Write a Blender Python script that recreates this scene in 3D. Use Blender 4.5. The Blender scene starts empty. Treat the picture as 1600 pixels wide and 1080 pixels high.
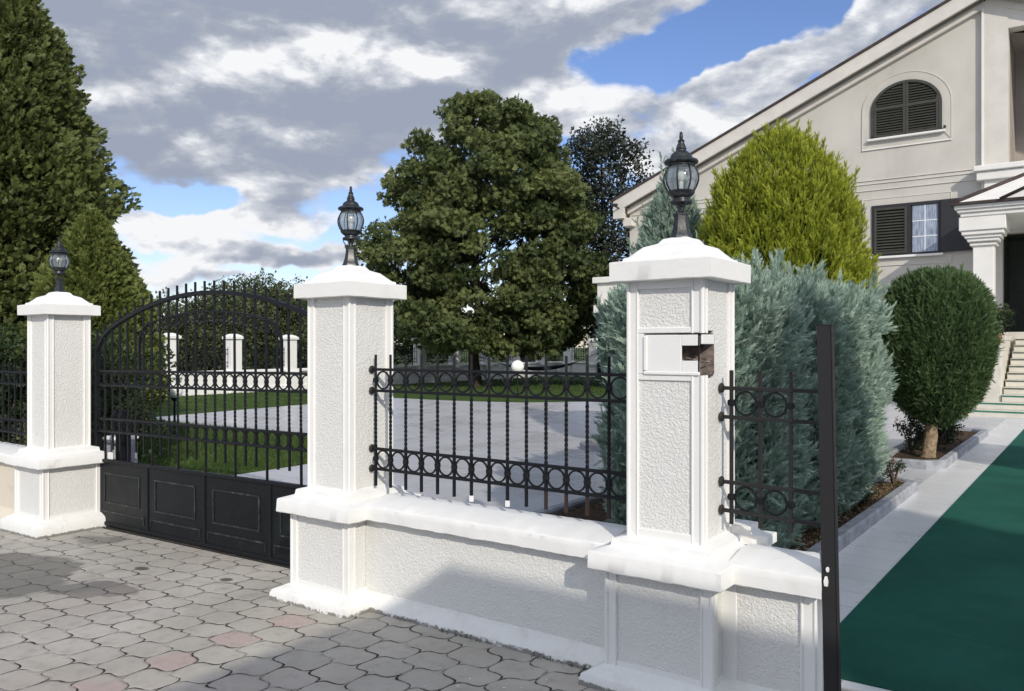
import bpy, math, random
import numpy as np
from mathutils import Vector, Matrix, noise

SC = bpy.context.scene
COL = SC.collection
R = math.radians
PI = math.pi

# ------------------------------------------------------------------ camera
YAW = R(35.8)
FPX = 1278.0                      # focal length in photo pixels (photo 1600 wide)
CAMZ = 1.60
cd = bpy.data.cameras.new('camera'); cam = bpy.data.objects.new('camera', cd); COL.objects.link(cam)
cam.location = (0, 0, CAMZ); cam.rotation_euler = (R(90), 0, YAW)
cd.sensor_width = 36; cd.sensor_fit = 'HORIZONTAL'; cd.lens = 36 * FPX / 1600
cd.shift_y = 2.0 / 1600
cd.clip_start = 0.05; cd.clip_end = 3000
SC.camera = cam
CA, SA = math.cos(YAW), math.sin(YAW)

def Wp(u, v, Y):
    """world x, z of the place on the plane y = Y seen at photo pixel u, v"""
    X = (u - 800) / FPX
    t = Y / (CA + SA * X)
    return t * (-SA + CA * X), CAMZ - t * (v - 542) / FPX

# ------------------------------------------------------------------ view, sun
SC.view_settings.view_transform = 'Standard'; SC.view_settings.look = 'None'
SC.view_settings.exposure = 0.12; SC.view_settings.gamma = 1
SUN_EL = R(28.3)
SDIR = Vector((-0.778, 0.628, -math.tan(SUN_EL))).normalized()     # travel direction of the light
sl = bpy.data.lights.new('sun', 'SUN'); sl.energy = 2.95; sl.angle = R(0.8); sl.color = (1.0, 0.93, 0.82)
so = bpy.data.objects.new('sun', sl); COL.objects.link(so)
so.rotation_euler = SDIR.to_track_quat('-Z', 'Y').to_euler(); so.location = (8, -7, 12)

# ------------------------------------------------------------------ world: sky and clouds
SKY_STRENGTH = 0.10
wd = bpy.data.worlds.new('World'); SC.world = wd; wd.use_nodes = True
def build_world():
    nt = wd.node_tree; N = nt.nodes; L = nt.links
    for n in list(N): N.remove(n)
    out = N.new('ShaderNodeOutputWorld'); bg = N.new('ShaderNodeBackground'); bg.inputs[1].default_value = SKY_STRENGTH
    L.new(bg.outputs[0], out.inputs[0])
    sky = N.new('ShaderNodeTexSky'); sky.sky_type = 'NISHITA'; sky.sun_disc = False
    sky.sun_elevation = SUN_EL
    sky.sun_rotation = math.atan2(-SDIR.x, -SDIR.y)
    sky.air_density = 1.0; sky.dust_density = 0.6; sky.ozone_density = 1.6
    def val(x, s):
        if isinstance(x, (int, float)): s.default_value = x
        else: L.new(x, s)
    def M(op, a, b=0.0, c=0.0, clamp=False):
        n = N.new('ShaderNodeMath'); n.operation = op; n.use_clamp = clamp
        val(a, n.inputs[0]); val(b, n.inputs[1]); val(c, n.inputs[2]); return n.outputs[0]
    tc = N.new('ShaderNodeTexCoord'); D = tc.outputs['Generated']
    sp = N.new('ShaderNodeSeparateXYZ'); L.new(D, sp.inputs[0])
    # azimuth measured from the photo's heading, elevation; both in radians (directions of the sky, not of the picture)
    rx = M('ADD', M('MULTIPLY', sp.outputs[0], CA), M('MULTIPLY', sp.outputs[1], SA))
    ry = M('ADD', M('MULTIPLY', sp.outputs[0], -SA), M('MULTIPLY', sp.outputs[1], CA))
    az = M('ARCTAN2', rx, ry); el = M('ARCSINE', sp.outputs[2])
    def comb(x, y, z=0.0):
        n = N.new('ShaderNodeCombineXYZ'); val(x, n.inputs[0]); val(y, n.inputs[1]); val(z, n.inputs[2]); return n.outputs[0]
    P = comb(az, el)
    def noi(vec, scale, detail, rough, dist=0.0, sz=(1, 1, 1), off=(0, 0, 0)):
        mp = N.new('ShaderNodeMapping'); L.new(vec, mp.inputs[0])
        mp.inputs['Scale'].default_value = sz; mp.inputs['Location'].default_value = off
        n = N.new('ShaderNodeTexNoise'); n.inputs['Scale'].default_value = scale; n.inputs['Detail'].default_value = detail
        n.inputs['Roughness'].default_value = rough; n.inputs['Distortion'].default_value = dist
        L.new(mp.outputs[0], n.inputs['Vector']); return n
    w = noi(D, 7, 4, .6)
    vm = N.new('ShaderNodeVectorMath'); vm.operation = 'SUBTRACT'; L.new(w.outputs['Color'], vm.inputs[0]); vm.inputs[1].default_value = (.5, .5, .5)
    vs = N.new('ShaderNodeVectorMath'); vs.operation = 'MULTIPLY_ADD'; L.new(vm.outputs[0], vs.inputs[0]); vs.inputs[1].default_value = (.16, .09, 0); L.new(P, vs.inputs[2])
    PW = vs.outputs[0]
    def blobs(lst, start):
        acc = start
        for (u, v, su, sv, rot, amt) in lst:
            a = math.atan((u - 800) / FPX); e = math.atan((542 - v) / FPX * math.cos(a))
            mp = N.new('ShaderNodeMapping'); mp.vector_type = 'TEXTURE'
            mp.inputs['Location'].default_value = (a, e, 0); mp.inputs['Rotation'].default_value = (0, 0, R(rot))
            mp.inputs['Scale'].default_value = (su / FPX, sv / FPX, 1)
            L.new(PW, mp.inputs[0])
            g = N.new('ShaderNodeTexGradient'); g.gradient_type = 'SPHERICAL'; L.new(mp.outputs[0], g.inputs[0])
            sm = N.new('ShaderNodeMapRange'); sm.interpolation_type = 'SMOOTHSTEP'; L.new(g.outputs['Fac'], sm.inputs[0])
            sm.inputs[1].default_value = 0; sm.inputs[2].default_value = 1; sm.inputs[3].default_value = 0; sm.inputs[4].default_value = 1
            acc = M('MULTIPLY_ADD', sm.outputs[0], amt, acc)
        return acc
    cover = blobs([
        (330, 90, 1000, 340, 4, 1.0), (640, 60, 700, 230, 8, .8), (960, -10, 420, 120, 6, .75),   # the big grey bank
        (880, 165, 260, 75, 4, .75), (1270, 75, 330, 80, 27, .95), (1180, 130, 190, 60, 12, .6), (1040, 215, 220, 55, 8, .6),
        (1130, 200, 200, 40, 20, .4), (1400, 20, 160, 60, 30, .5),
        (240, 200, 260, 110, -5, .5), (300, 345, 330, 42, 3, .75), (420, 392, 360, 34, 2, .75), (520, 300, 170, 60, 10, .3),
        (300, 420, 420, 30, 0, .5), (560, 390, 240, 60, 0, .45),
        (290, 306, 130, 30, 0, -1.0), (440, 368, 320, 24, -4, -.55), (250, 395, 150, 18, 0, -.5), (400, 418, 300, 16, 0, -.5), (540, 300, 110, 60, 20, -.35), (1010, 85, 190, 100, 25, -1.0), (1330, 190, 260, 60, 27, -.6), (1120, 40, 200, 50, 25, -.7), (1120, 165, 120, 26, 20, -.5),
        (1210, 15, 230, 60, 27, -.8), (880, 222, 120, 40, 0, -.35), (1050, 180, 90, 25, 10, -.3)], 0.0)
    bright = blobs([
        (450, 100, 260, 60, 10, .55), (620, 70, 260, 55, 5, .40), (240, 205, 240, 60, -14, .55), (330, 215, 240, 46, 6, .35), (60, 0, 900, 60, 0, .18),
        (880, 165, 300, 80, 4, .5), (1270, 60, 420, 90, 27, .5), (1050, 210, 320, 90, 8, .4), (960, -10, 400, 80, 6, .35),
        (300, 340, 460, 50, 3, .6), (420, 392, 460, 50, 2, .5), (560, 300, 260, 80, 10, .3), (300, 425, 600, 40, 0, .35), (780, 50, 240, 70, 10, .2),
        (330, 150, 420, 60, 5, -.22), (380, 260, 420, 60, 4, -.30), (130, 110, 260, 100, 0, -.15), (420, 30, 500, 40, 6, -.05), (340, 300, 260, 26, 2, -.2), (450, 402, 260, 14, 2, -.35), (700, 130, 240, 50, 0, -.2)], 0.0)
    sz = (1, 1, 2.2)
    n1 = noi(D, 6.2, 10, .56, .15, sz).outputs['Fac']
    n1b = noi(D, 6.2, 6, .56, .15, sz, (0.0, 0.0, .05)).outputs['Fac']
    n2 = noi(D, 8.0, 9, .6, .2, (1, 1, 1.6), (3.1, 1.7, .4)).outputs['Fac']
    dens = M('ADD', M('MULTIPLY_ADD', M('SUBTRACT', n1, .5), 2.1, cover), -.34)
    # outside the framed sky: cloud cover thickened to whiten the fill light
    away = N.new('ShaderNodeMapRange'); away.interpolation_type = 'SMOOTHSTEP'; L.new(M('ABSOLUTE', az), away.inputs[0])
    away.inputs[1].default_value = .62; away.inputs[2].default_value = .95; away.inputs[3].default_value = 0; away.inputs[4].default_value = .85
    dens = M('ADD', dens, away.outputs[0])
    al = N.new('ShaderNodeMapRange'); al.interpolation_type = 'SMOOTHSTEP'; L.new(dens, al.inputs[0])
    al.inputs[1].default_value = -.10; al.inputs[2].default_value = .26; al.inputs[3].default_value = 0; al.inputs[4].default_value = 1
    relief = M('MULTIPLY', M('SUBTRACT', n1, n1b), 4.6)
    sh = M('ADD', M('MULTIPLY_ADD', M('SUBTRACT', n2, .5), 1.1, bright), relief)
    thin = N.new('ShaderNodeMapRange'); L.new(dens, thin.inputs[0])
    thin.inputs[1].default_value = .1; thin.inputs[2].default_value = .6; thin.inputs[3].default_value = .3; thin.inputs[4].default_value = 0
    sh = M('ADD', M('ADD', sh, thin.outputs[0]), .17)
    cr = N.new('ShaderNodeValToRGB'); L.new(sh, cr.inputs[0])
    e = cr.color_ramp.elements
    e[0].position = 0; e[0].color = (.34, .385, .485, 1); e[1].position = 1.0; e[1].color = (.93, .94, .96, 1)
    for p, c in ((.3, (.39, .43, .515)), (.66, (.60, .63, .695))):
        x = e.new(p); x.color = (*c, 1)
    sc = N.new('ShaderNodeVectorMath'); sc.operation = 'SCALE'; L.new(cr.outputs[0], sc.inputs[0]); sc.inputs['Scale'].default_value = .92 / SKY_STRENGTH
    # blue of the clear sky
    hs = N.new('ShaderNodeHueSaturation'); L.new(sky.outputs[0], hs.inputs['Color']); hs.inputs['Saturation'].default_value = 1.12; hs.inputs['Value'].default_value = 1.35
    tint = N.new('ShaderNodeVectorMath'); tint.operation = 'MULTIPLY'; L.new(hs.outputs[0], tint.inputs[0]); tint.inputs[1].default_value = (.92, .86, 1.02)
    mx = N.new('ShaderNodeMix'); mx.data_type = 'RGBA'; L.new(al.outputs[0], mx.inputs['Factor']); L.new(tint.outputs[0], mx.inputs['A']); L.new(sc.outputs[0], mx.inputs['B'])
    # sky behind the view brightened to add fill light on camera-facing sides
    sky_fill = N.new('ShaderNodeMapRange'); sky_fill.interpolation_type = 'SMOOTHSTEP'; L.new(M('ABSOLUTE', az), sky_fill.inputs[0])
    sky_fill.inputs[1].default_value = .8; sky_fill.inputs[2].default_value = 2.2; sky_fill.inputs[3].default_value = 1.0; sky_fill.inputs[4].default_value = 1.95
    gs = N.new('ShaderNodeVectorMath'); gs.operation = 'SCALE'; L.new(mx.outputs['Result'], gs.inputs[0]); L.new(sky_fill.outputs[0], gs.inputs['Scale'])
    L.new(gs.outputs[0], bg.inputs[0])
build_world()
wd.cycles.sampling_method = 'MANUAL'; wd.cycles.sample_map_resolution = 512

# ------------------------------------------------------------------ object helpers
def tag(o, label=None, cat=None, group=None, kind=None):
    if label: o['label'] = label
    if cat: o['category'] = cat
    if group: o['group'] = group
    if kind: o['kind'] = kind
    return o
def empty(name, loc=(0, 0, 0), label=None, cat=None, group=None, rz=0):
    o = bpy.data.objects.new(name, None); COL.objects.link(o); o.location = loc; o.rotation_euler = (0, 0, rz)
    o.empty_display_size = .2
    return tag(o, label, cat, group)
def link(name, me, parent=None, loc=(0, 0, 0), rz=0):
    o = bpy.data.objects.new(name, me); COL.objects.link(o); o.location = loc; o.rotation_euler = (0, 0, rz)
    if parent: o.parent = parent
    return o
def copy_tree(o, parent=None):
    c = o.copy(); COL.objects.link(c)
    if parent: c.parent = parent
    for ch in list(o.children): copy_tree(ch, c)
    return c

class MB:
    """collects shapes, then becomes one mesh object"""
    def __init__(s): s.v = []; s.f = []; s.m = []; s.sm = []
    def add(s, vs, fs, mat=0, smooth=False):
        b = len(s.v); s.v += [tuple(p) for p in vs]
        for f in fs: s.f.append(tuple(i + b for i in f)); s.m.append(mat); s.sm.append(smooth)
    def box(s, x0, x1, y0, y1, z0, z1, mat=0):
        v = [(x0, y0, z0), (x1, y0, z0), (x1, y1, z0), (x0, y1, z0), (x0, y0, z1), (x1, y0, z1), (x1, y1, z1), (x0, y1, z1)]
        s.add(v, [(0, 3, 2, 1), (4, 5, 6, 7), (0, 1, 5, 4), (1, 2, 6, 5), (2, 3, 7, 6), (3, 0, 4, 7)], mat)
    def bbox(s, x0, x1, y0, y1, z0, z1, b=.005, mat=0):
        """box with chamfered edges"""
        vs = []; 
        for (z, k) in ((z0, b), (z0 + b, 0), (z1 - b, 0), (z1, b)):
            c = b
            X0, X1, Y0, Y1 = x0 + k, x1 - k, y0 + k, y1 - k
            vs += [(X0 + c, Y0, z), (X1 - c, Y0, z), (X1, Y0 + c, z), (X1, Y1 - c, z), (X1 - c, Y1, z), (X0 + c, Y1, z), (X0, Y1 - c, z), (X0, Y0 + c, z)]
        fs = [tuple(range(7, -1, -1)), tuple(range(24, 32))]
        for r in range(3):
            for i in range(8):
                j = (i + 1) % 8; fs.append((r * 8 + i, r * 8 + j, (r + 1) * 8 + j, (r + 1) * 8 + i))
        s.add(vs, fs, mat)
    def prism(s, poly, a, b, axis='y', mat=0, smooth=False):
        """poly of 2-D points extruded from a to b along axis"""
        def P(p, t):
            return {'y': (p[0], t, p[1]), 'x': (t, p[0], p[1]), 'z': (p[0], p[1], t)}[axis]
        n = len(poly); vs = [P(p, a) for p in poly] + [P(p, b) for p in poly]
        fs = [tuple(range(n)), tuple(range(2 * n - 1, n - 1, -1))]
        fs += [(i, i + n, (i + 1) % n + n, (i + 1) % n) for i in range(n)]
        s.add(vs, fs, mat, smooth)
    def tube(s, pts, r, n=8, mat=0, closed=False, smooth=True, flat=None, ref=None):
        pts = [Vector(p) for p in pts]; rs = r if isinstance(r, (list, tuple)) else [r] * len(pts)
        vs = []; K = len(pts); up0 = Vector(ref) if ref else None
        for i, p in enumerate(pts):
            if closed: d = pts[(i + 1) % K] - pts[i - 1]
            else: d = pts[min(i + 1, K - 1)] - pts[max(i - 1, 0)]
            d.normalize()
            up = up0 if up0 is not None else (Vector((0, 0, 1)) if abs(d.z) < .9 else Vector((0, 1, 0)))
            a = d.cross(up); a.normalize(); b = a.cross(d)
            for k in range(n):
                th = 2 * PI * (k + .5) / n
                ca, sa = math.cos(th), math.sin(th)
                if flat: ca *= flat[0]; sa *= flat[1]
                vs.append(p + a * rs[i] * ca + b * rs[i] * sa)
        fs = []
        for i in range(K if closed else K - 1):
            for k in range(n):
                k2 = (k + 1) % n; j = (i + 1) % K
                fs.append((i * n + k, i * n + k2, j * n + k2, j * n + k))
        if not closed: fs += [tuple(range(n - 1, -1, -1)), tuple(range((K - 1) * n, K * n))]
        s.add(vs, fs, mat, smooth)
    def lathe(s, prof, n=24, c=(0, 0, 0), mat=0, smooth=True, flute=0):
        vs = []; K = len(prof)
        for (r, z) in prof:
            for k in range(n):
                th = 2 * PI * k / n; rr = r * (1 + (flute * (1 if k % 2 else -1)))
                vs.append((c[0] + rr * math.cos(th), c[1] + rr * math.sin(th), c[2] + z))
        fs = []
        for i in range(K - 1):
            for k in range(n): fs.append((i * n + k, i * n + (k + 1) % n, (i + 1) * n + (k + 1) % n, (i + 1) * n + k))
        fs += [tuple(range(n - 1, -1, -1)), tuple(range((K - 1) * n, K * n))]
        s.add(vs, fs, mat, smooth)
    def sqloft(s, prof, cx=0, cy=0, n=14, nz=.004, mat=0, seed=0, rect=None, freq=9.0, smooth=True):
        """square rings (half width, z) lofted, hand-plastered irregularity nz; rect=(dx0,dx1,dy0,dy1) extra reach"""
        dx0, dx1, dy0, dy1 = rect or (0, 0, 0, 0)
        vs = []
        for (h, z) in prof:
            X0, X1, Y0, Y1 = cx - h - dx0, cx + h + dx1, cy - h - dy0, cy + h + dy1
            loop = [(X0 + (X1 - X0) * i / n, Y0) for i in range(n)] + [(X1, Y0 + (Y1 - Y0) * i / n) for i in range(n)] + \
                   [(X1 - (X1 - X0) * i / n, Y1) for i in range(n)] + [(X0, Y1 - (Y1 - Y0) * i / n) for i in range(n)]
            for (x, y) in loop:
                p = Vector((x, y, z)); q = noise.noise_vector((p + Vector((seed * 7.3, 0, 0))) * freq) * nz + noise.noise_vector((p + Vector((seed * 3.1, 5, 0))) * freq * 3.7) * nz * .45
                vs.append(p + q)
        m = 4 * n; fs = []
        for i in range(len(prof) - 1):
            for k in range(m): fs.append((i * m + k, i * m + (k + 1) % m, (i + 1) * m + (k + 1) % m, (i + 1) * m + k))
        fs += [tuple(range(m - 1, -1, -1)), tuple(range((len(prof) - 1) * m, len(prof) * m))]
        s.add(vs, fs, mat, smooth)
    def runx(s, prof, x0, x1, seg=.05, nz=.004, mat=0, seed=0, freq=9.0, smooth=True, skew=0.0):
        """closed (y, z) profile run along x with irregular edges"""
        n = max(2, int((x1 - x0) / seg)); m = len(prof); vs = []
        for i in range(n + 1):
            x = x0 + (x1 - x0) * i / n
            for (y, z) in prof:
                p = Vector((x, y, z)); q = noise.noise_vector((p + Vector((0, seed * 5.7, 0))) * freq) * nz + noise.noise_vector((p + Vector((0, 4, seed))) * freq * 3.5) * nz * .5
                vs.append((x - skew * (i / n) ** 3 * (y + .18), y + q.y, z + q.z))
        fs = []
        for i in range(n):
            for k in range(m): fs.append((i * m + k, (i + 1) * m + k, (i + 1) * m + (k + 1) % m, i * m + (k + 1) % m))
        fs += [tuple(range(m)), tuple(range((n + 1) * m - 1, n * m - 1, -1))]
        s.add(vs, fs, mat, smooth)
    def mesh(s, name, mats, sharp=35):
        me = bpy.data.meshes.new(name); me.from_pydata(s.v, [], s.f)
        for m in (mats if isinstance(mats, (list, tuple)) else [mats]): me.materials.append(m)
        me.polygons.foreach_set('material_index', s.m); me.polygons.foreach_set('use_smooth', s.sm)
        me.update()
        import bmesh
        bm = bmesh.new(); bm.from_mesh(me); bmesh.ops.recalc_face_normals(bm, faces=bm.faces)
        lim = R(sharp)
        for e in bm.edges:
            if len(e.link_faces) == 2 and e.calc_face_angle(0) > lim: e.smooth = False
        bm.to_mesh(me); bm.free()
        return me
    def build(s, name, mats, parent=None, loc=(0, 0, 0), rz=0, sharp=35):
        return link(name, s.mesh(name, mats, sharp), parent, loc, rz)

# ------------------------------------------------------------------ materials
class NT:
    def __init__(s, name):
        s.m = bpy.data.materials.new(name); s.m.use_nodes = True; s.nt = s.m.node_tree; s.N = s.nt.nodes; s.L = s.nt.links
        s.b = s.N['Principled BSDF']; s.out = s.N['Material Output']
        g = s.N.new('ShaderNodeNewGeometry'); s.pos = g.outputs['Position']
    def val(s, x, sk):
        if isinstance(x, (int, float)): sk.default_value = x
        elif isinstance(x, tuple): sk.default_value = (*x, 1) if len(x) == 3 and sk.type == 'RGBA' else x
        else: s.L.new(x, sk)
    def M(s, op, a, b=0.0, c=0.0, clamp=False):
        n = s.N.new('ShaderNodeMath'); n.operation = op; n.use_clamp = clamp
        s.val(a, n.inputs[0]); s.val(b, n.inputs[1]); s.val(c, n.inputs[2]); return n.outputs[0]
    def noise(s, scale, detail=4, rough=.5, dist=0.0, vec=None, sz=None):
        n = s.N.new('ShaderNodeTexNoise'); n.inputs['Scale'].default_value = scale; n.inputs['Detail'].default_value = detail
        n.inputs['Roughness'].default_value = rough; n.inputs['Distortion'].default_value = dist
        v = vec or s.pos
        if sz:
            mp = s.N.new('ShaderNodeMapping'); mp.inputs['Scale'].default_value = sz; s.L.new(v, mp.inputs[0]); v = mp.outputs[0]
        s.L.new(v, n.inputs['Vector']); return n.outputs['Fac']
    def ramp(s, f, a, b, lo=0.0, hi=1.0, smooth=True):
        n = s.N.new('ShaderNodeMapRange'); n.interpolation_type = 'SMOOTHSTEP' if smooth else 'LINEAR'
        s.val(f, n.inputs[0]); n.inputs[1].default_value = a; n.inputs[2].default_value = b; n.inputs[3].default_value = lo; n.inputs[4].default_value = hi
        return n.outputs[0]
    def mix(s, f, a, b):
        n = s.N.new('ShaderNodeMix'); n.data_type = 'RGBA'; s.val(f, n.inputs['Factor']); s.val(a, n.inputs['A']); s.val(b, n.inputs['B']); return n.outputs['Result']
    def bump(s, h, dist, strength=1.0, prev=None):
        n = s.N.new('ShaderNodeBump'); n.inputs['Strength'].default_value = strength; n.inputs['Distance'].default_value = dist
        s.val(h, n.inputs['Height'])
        if prev: s.L.new(prev, n.inputs['Normal'])
        return n.outputs[0]
    def fin(s, color, rough=.6, normal=None, spec=.5, metal=0.0):
        s.val(color, s.b.inputs['Base Color']); s.val(rough, s.b.inputs['Roughness'])
        s.b.inputs['Specular IOR Level'].default_value = spec; s.b.inputs['Metallic'].default_value = metal
        if normal: s.L.new(normal, s.b.inputs['Normal'])
        return s.m

def m_plaster(name, col, rough_amt=0.0, dirt=.2, dirtcol=(.42, .40, .36), fine=.0012):
    t = NT(name)
    d = t.ramp(t.noise(3.1, 6, .62, .4), .52, .78)
    sp = t.ramp(t.noise(38, 3, .6), .70, .78)
    c = t.mix(t.M('MULTIPLY', d, dirt), col, dirtcol)
    c = t.mix(t.M('MULTIPLY', t.M('MULTIPLY', sp, d), min(1, dirt * 2)), c, (.2, .19, .17))
    nb = t.bump(t.noise(14, 6, .6), .004, .6)
    nb = t.bump(t.noise(120, 3, .6), fine, .7, nb)
    if rough_amt:
        h = t.noise(88, 2.5, .55, .6)
        nb = t.bump(t.ramp(h, .33, .66), rough_amt, .8, nb)
        c = t.mix(t.M('MULTIPLY', t.ramp(h, .50, .36), .05), c, (.5, .49, .46))
    return t.fin(c, .72, nb, .3)
WHITE = m_plaster('white_painted_plaster', (.775, .77, .75), 0, .14)
STUCCO = m_plaster('white_rough_stucco', (.74, .735, .71), .0033, .16)
def m_skirt():
    t = NT('white_skirting_dirty')
    n = t.noise(9, 8, .7); low = t.noise(26, 5, .65, .8)
    sep = t.N.new('ShaderNodeSeparateXYZ'); t.L.new(t.pos, sep.inputs[0])
    zr = t.M('MULTIPLY_ADD', t.M('MAXIMUM', t.M('SUBTRACT', -3.6, sep.outputs[0]), 0.0), .0175, sep.outputs[2])
    edge = t.M('MULTIPLY', t.ramp(zr, .050, .006), t.ramp(t.noise(3.3, 4, .7), .38, .62, .78, 1.15))                      # splashed soil clings to the foot
    k = t.ramp(t.M('MULTIPLY_ADD', edge, .36, t.M('MULTIPLY', low, .56)), .50, .62)
    c = t.mix(t.M('MULTIPLY', k, .8), t.mix(t.M('MULTIPLY', t.ramp(n, .45, .8), .35), (.78, .775, .75), (.5, .47, .42)), (.09, .085, .07))
    return t.fin(c, .8, t.bump(low, .006, .8, t.bump(n, .008, .6)), .3)
SKIRT = m_skirt()
CREAMWALL = m_plaster('cream_stained_plaster', (.66, .60, .50), .0, .9, (.34, .28, .22))
def m_iron(name='black_painted_iron', col=(.0065, .0075, .010), rough=.45, rust=.15):
    t = NT(name)
    n = t.noise(22, 6, .65); k = t.ramp(n, .60, .74)
    c = t.mix(t.M('MULTIPLY', k, rust), col, (.11, .07, .05))
    c = t.mix(t.M('MULTIPLY', t.ramp(t.noise(160, 3, .7), .62, .75), .18), c, (.05, .05, .055))
    return t.fin(c, t.ramp(n, .3, .7, rough - .08, rough + .2), t.bump(t.noise(90, 4, .6), .0009, .6), .25)
IRON = m_iron()
RUSTY = m_iron('rusty_brown_iron', (.035, .022, .02), .6, 1.0)
IRON_BROWN = m_iron('dark_grey_painted_steel', (.024, .023, .024), .5, .05)
def m_gatepanel():
    t = NT('black_sheet_steel')
    n = t.noise(5, 6, .7, .5); s = t.ramp(t.noise(7, 8, .75, 0, None, (1, 1, 6)), .60, .72)
    c = t.mix(t.M('MULTIPLY', t.ramp(n, .45, .75), .5), (.006, .008, .010), (.015, .019, .019))
    c = t.mix(t.M('MULTIPLY', s, .22), c, (.16, .17, .17))
    return t.fin(c, t.ramp(n, .3, .7, .32, .5), t.bump(n, .003, .4), .2)
SHEET = m_gatepanel()
def m_moulding():
    t = NT('scuffed_black_moulding')
    s = t.ramp(t.noise(16, 8, .75), .50, .62)
    c = t.mix(t.M('MULTIPLY', s, .55), (.008, .010, .012), (.10, .11, .11))
    return t.fin(c, .5, t.bump(s, .001, .5), .5)
MOULD = m_moulding()
def m_lantern():
    t = NT('lantern_cast_iron')
    k = t.ramp(t.noise(40, 6, .7), .50, .70)
    c = t.mix(t.M('MULTIPLY', k, .35), (.010, .013, .015), (.12, .14, .15))
    return t.fin(c, t.ramp(k, 0, 1, .35, .55), t.bump(t.noise(120, 4, .6), .001, .7), .5)
LANT = m_lantern()
def m_glass(name='lantern_glass', col=(.9, .93, .95), rough=.08, mixf=.45):
    t = NT(name); N, L = t.N, t.L
    t.fin(col, rough, t.bump(t.noise(60, 2, .5, 0, None, (1, 1, .2)), .002, .5), .5)
    tr = N.new('ShaderNodeBsdfTransparent'); tr.inputs[0].default_value = (.93, .95, .96, 1)
    mx = N.new('ShaderNodeMixShader'); mx.inputs[0].default_value = mixf
    gl = N.new('ShaderNodeBsdfGlossy'); gl.inputs['Roughness'].default_value = rough; gl.inputs[0].default_value = (.9, .95, 1, 1)
    fr = N.new('ShaderNodeLayerWeight'); fr.inputs[0].default_value = .35
    m2 = N.new('ShaderNodeMixShader'); L.new(fr.outputs['Facing'], m2.inputs[0]); L.new(tr.outputs[0], m2.inputs[1]); L.new(gl.outputs[0], m2.inputs[2])
    df = N.new('ShaderNodeBsdfTranslucent'); df.inputs[0].default_value = (.8, .84, .86, 1)
    L.new(m2.outputs[0], mx.inputs[1]); L.new(df.outputs[0], mx.inputs[2]); L.new(mx.outputs[0], t.out.inputs[0])
    return t.m
GLASS = m_glass(mixf=.38)
def m_plain(name, col, rough=.6, var=.15, scale=6, bump=.001, bs=60, spec=.4, metal=0.0):
    t = NT(name)
    d = t.noise(scale, 6, .6)
    c = t.mix(t.ramp(d, .3, .7), tuple(x * (1 - var) for x in col), tuple(min(1, x * (1 + var)) for x in col))
    return t.fin(c, rough, t.bump(t.noise(bs, 5, .6), bump, .8), spec, metal)
GLOBE = m_plain('white_opal_plastic', (.82, .83, .80), .3, .02, 4, .0003)
KERB = m_plain('grey_concrete_kerb', (.30, .31, .335), .75, .25, 7, .002, 90)
SOIL = m_plain('bed_soil_and_bark', (.075, .052, .036), .95, .6, 30, .02, 40, .1)
BARKM = m_plain('bark', (.13, .095, .07), .9, .45, 18, .012, 30, .15)
BARKDARK = m_plain('dark_bark', (.045, .036, .03), .9, .4, 12, .012, 24, .15)
THUJABARK = m_plain('pale_peeling_bark', (.27, .20, .135), .9, .4, 22, .012, 26, .15)
def m_housewall():
    t = NT('house_render_greige')
    n = t.noise(.55, 5, .6, .3); st = t.ramp(t.noise(1.3, 6, .65, 0, None, (2.2, 2.2, .22)), .50, .78)
    c = t.mix(t.ramp(n, .3, .7), (.465, .44, .395), (.55, .525, .475))
    c = t.mix(t.M('MULTIPLY', st, .22), c, (.34, .32, .30))
    return t.fin(c, .85, t.bump(t.noise(40, 5, .65), .004, .6), .2)
HOUSE = m_housewall()
TRIM = m_plain('house_trim_cream', (.60, .57, .52), .75, .06, 2, .002, 30, .25)
COLWHITE = m_plain('porch_white', (.74, .72, .68), .7, .04, 2, .0015, 30, .3)
ROOFTILE = m_plain('brown_roof_tile', (.052, .038, .035), .7, .3, 5, .01, 14, .3)
SHUT = m_plain('dark_olive_shutter', (.046, .045, .036), .5, .15, 8, .001, 60, .4)
SHUTDARK = m_plain('charcoal_shutter_back', (.022, .023, .026), .5, .1, 8, .001, 60, .4)
WFRAME = m_plain('white_window_bar', (.7, .72, .74), .4, .03)
DARKROOM = m_plain('dark_interior', (.02, .022, .02), .8, .2)
BALC = m_plain('balcony_inner_wall', (.36, .32, .285), .8, .12, 1.2, .003, 30, .2)
DOORM = m_plain('dark_wooden_door', (.03, .028, .022), .5, .3, 8, .002, 30, .4)
def m_curtain():
    t = NT('net_curtain')
    n = t.noise(6, 4, .5, 0, None, (8, 1, .6))
    return t.fin(t.mix(t.ramp(n, .35, .65), (.16, .19, .26), (.36, .41, .50)), .35, None, .6)
CURT = m_curtain()
STEPM = m_plain('cream_stone_step', (.60, .57, .50), .5, .08, 3, .001, 60, .4)
NOSING = m_plain('dark_step_joint', (.10, .11, .09), .7, .2)
STEPGREEN = m_plain('green_step_runner', (.05, .17, .12), .9, .15, 8, .004, 200, .1)

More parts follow.
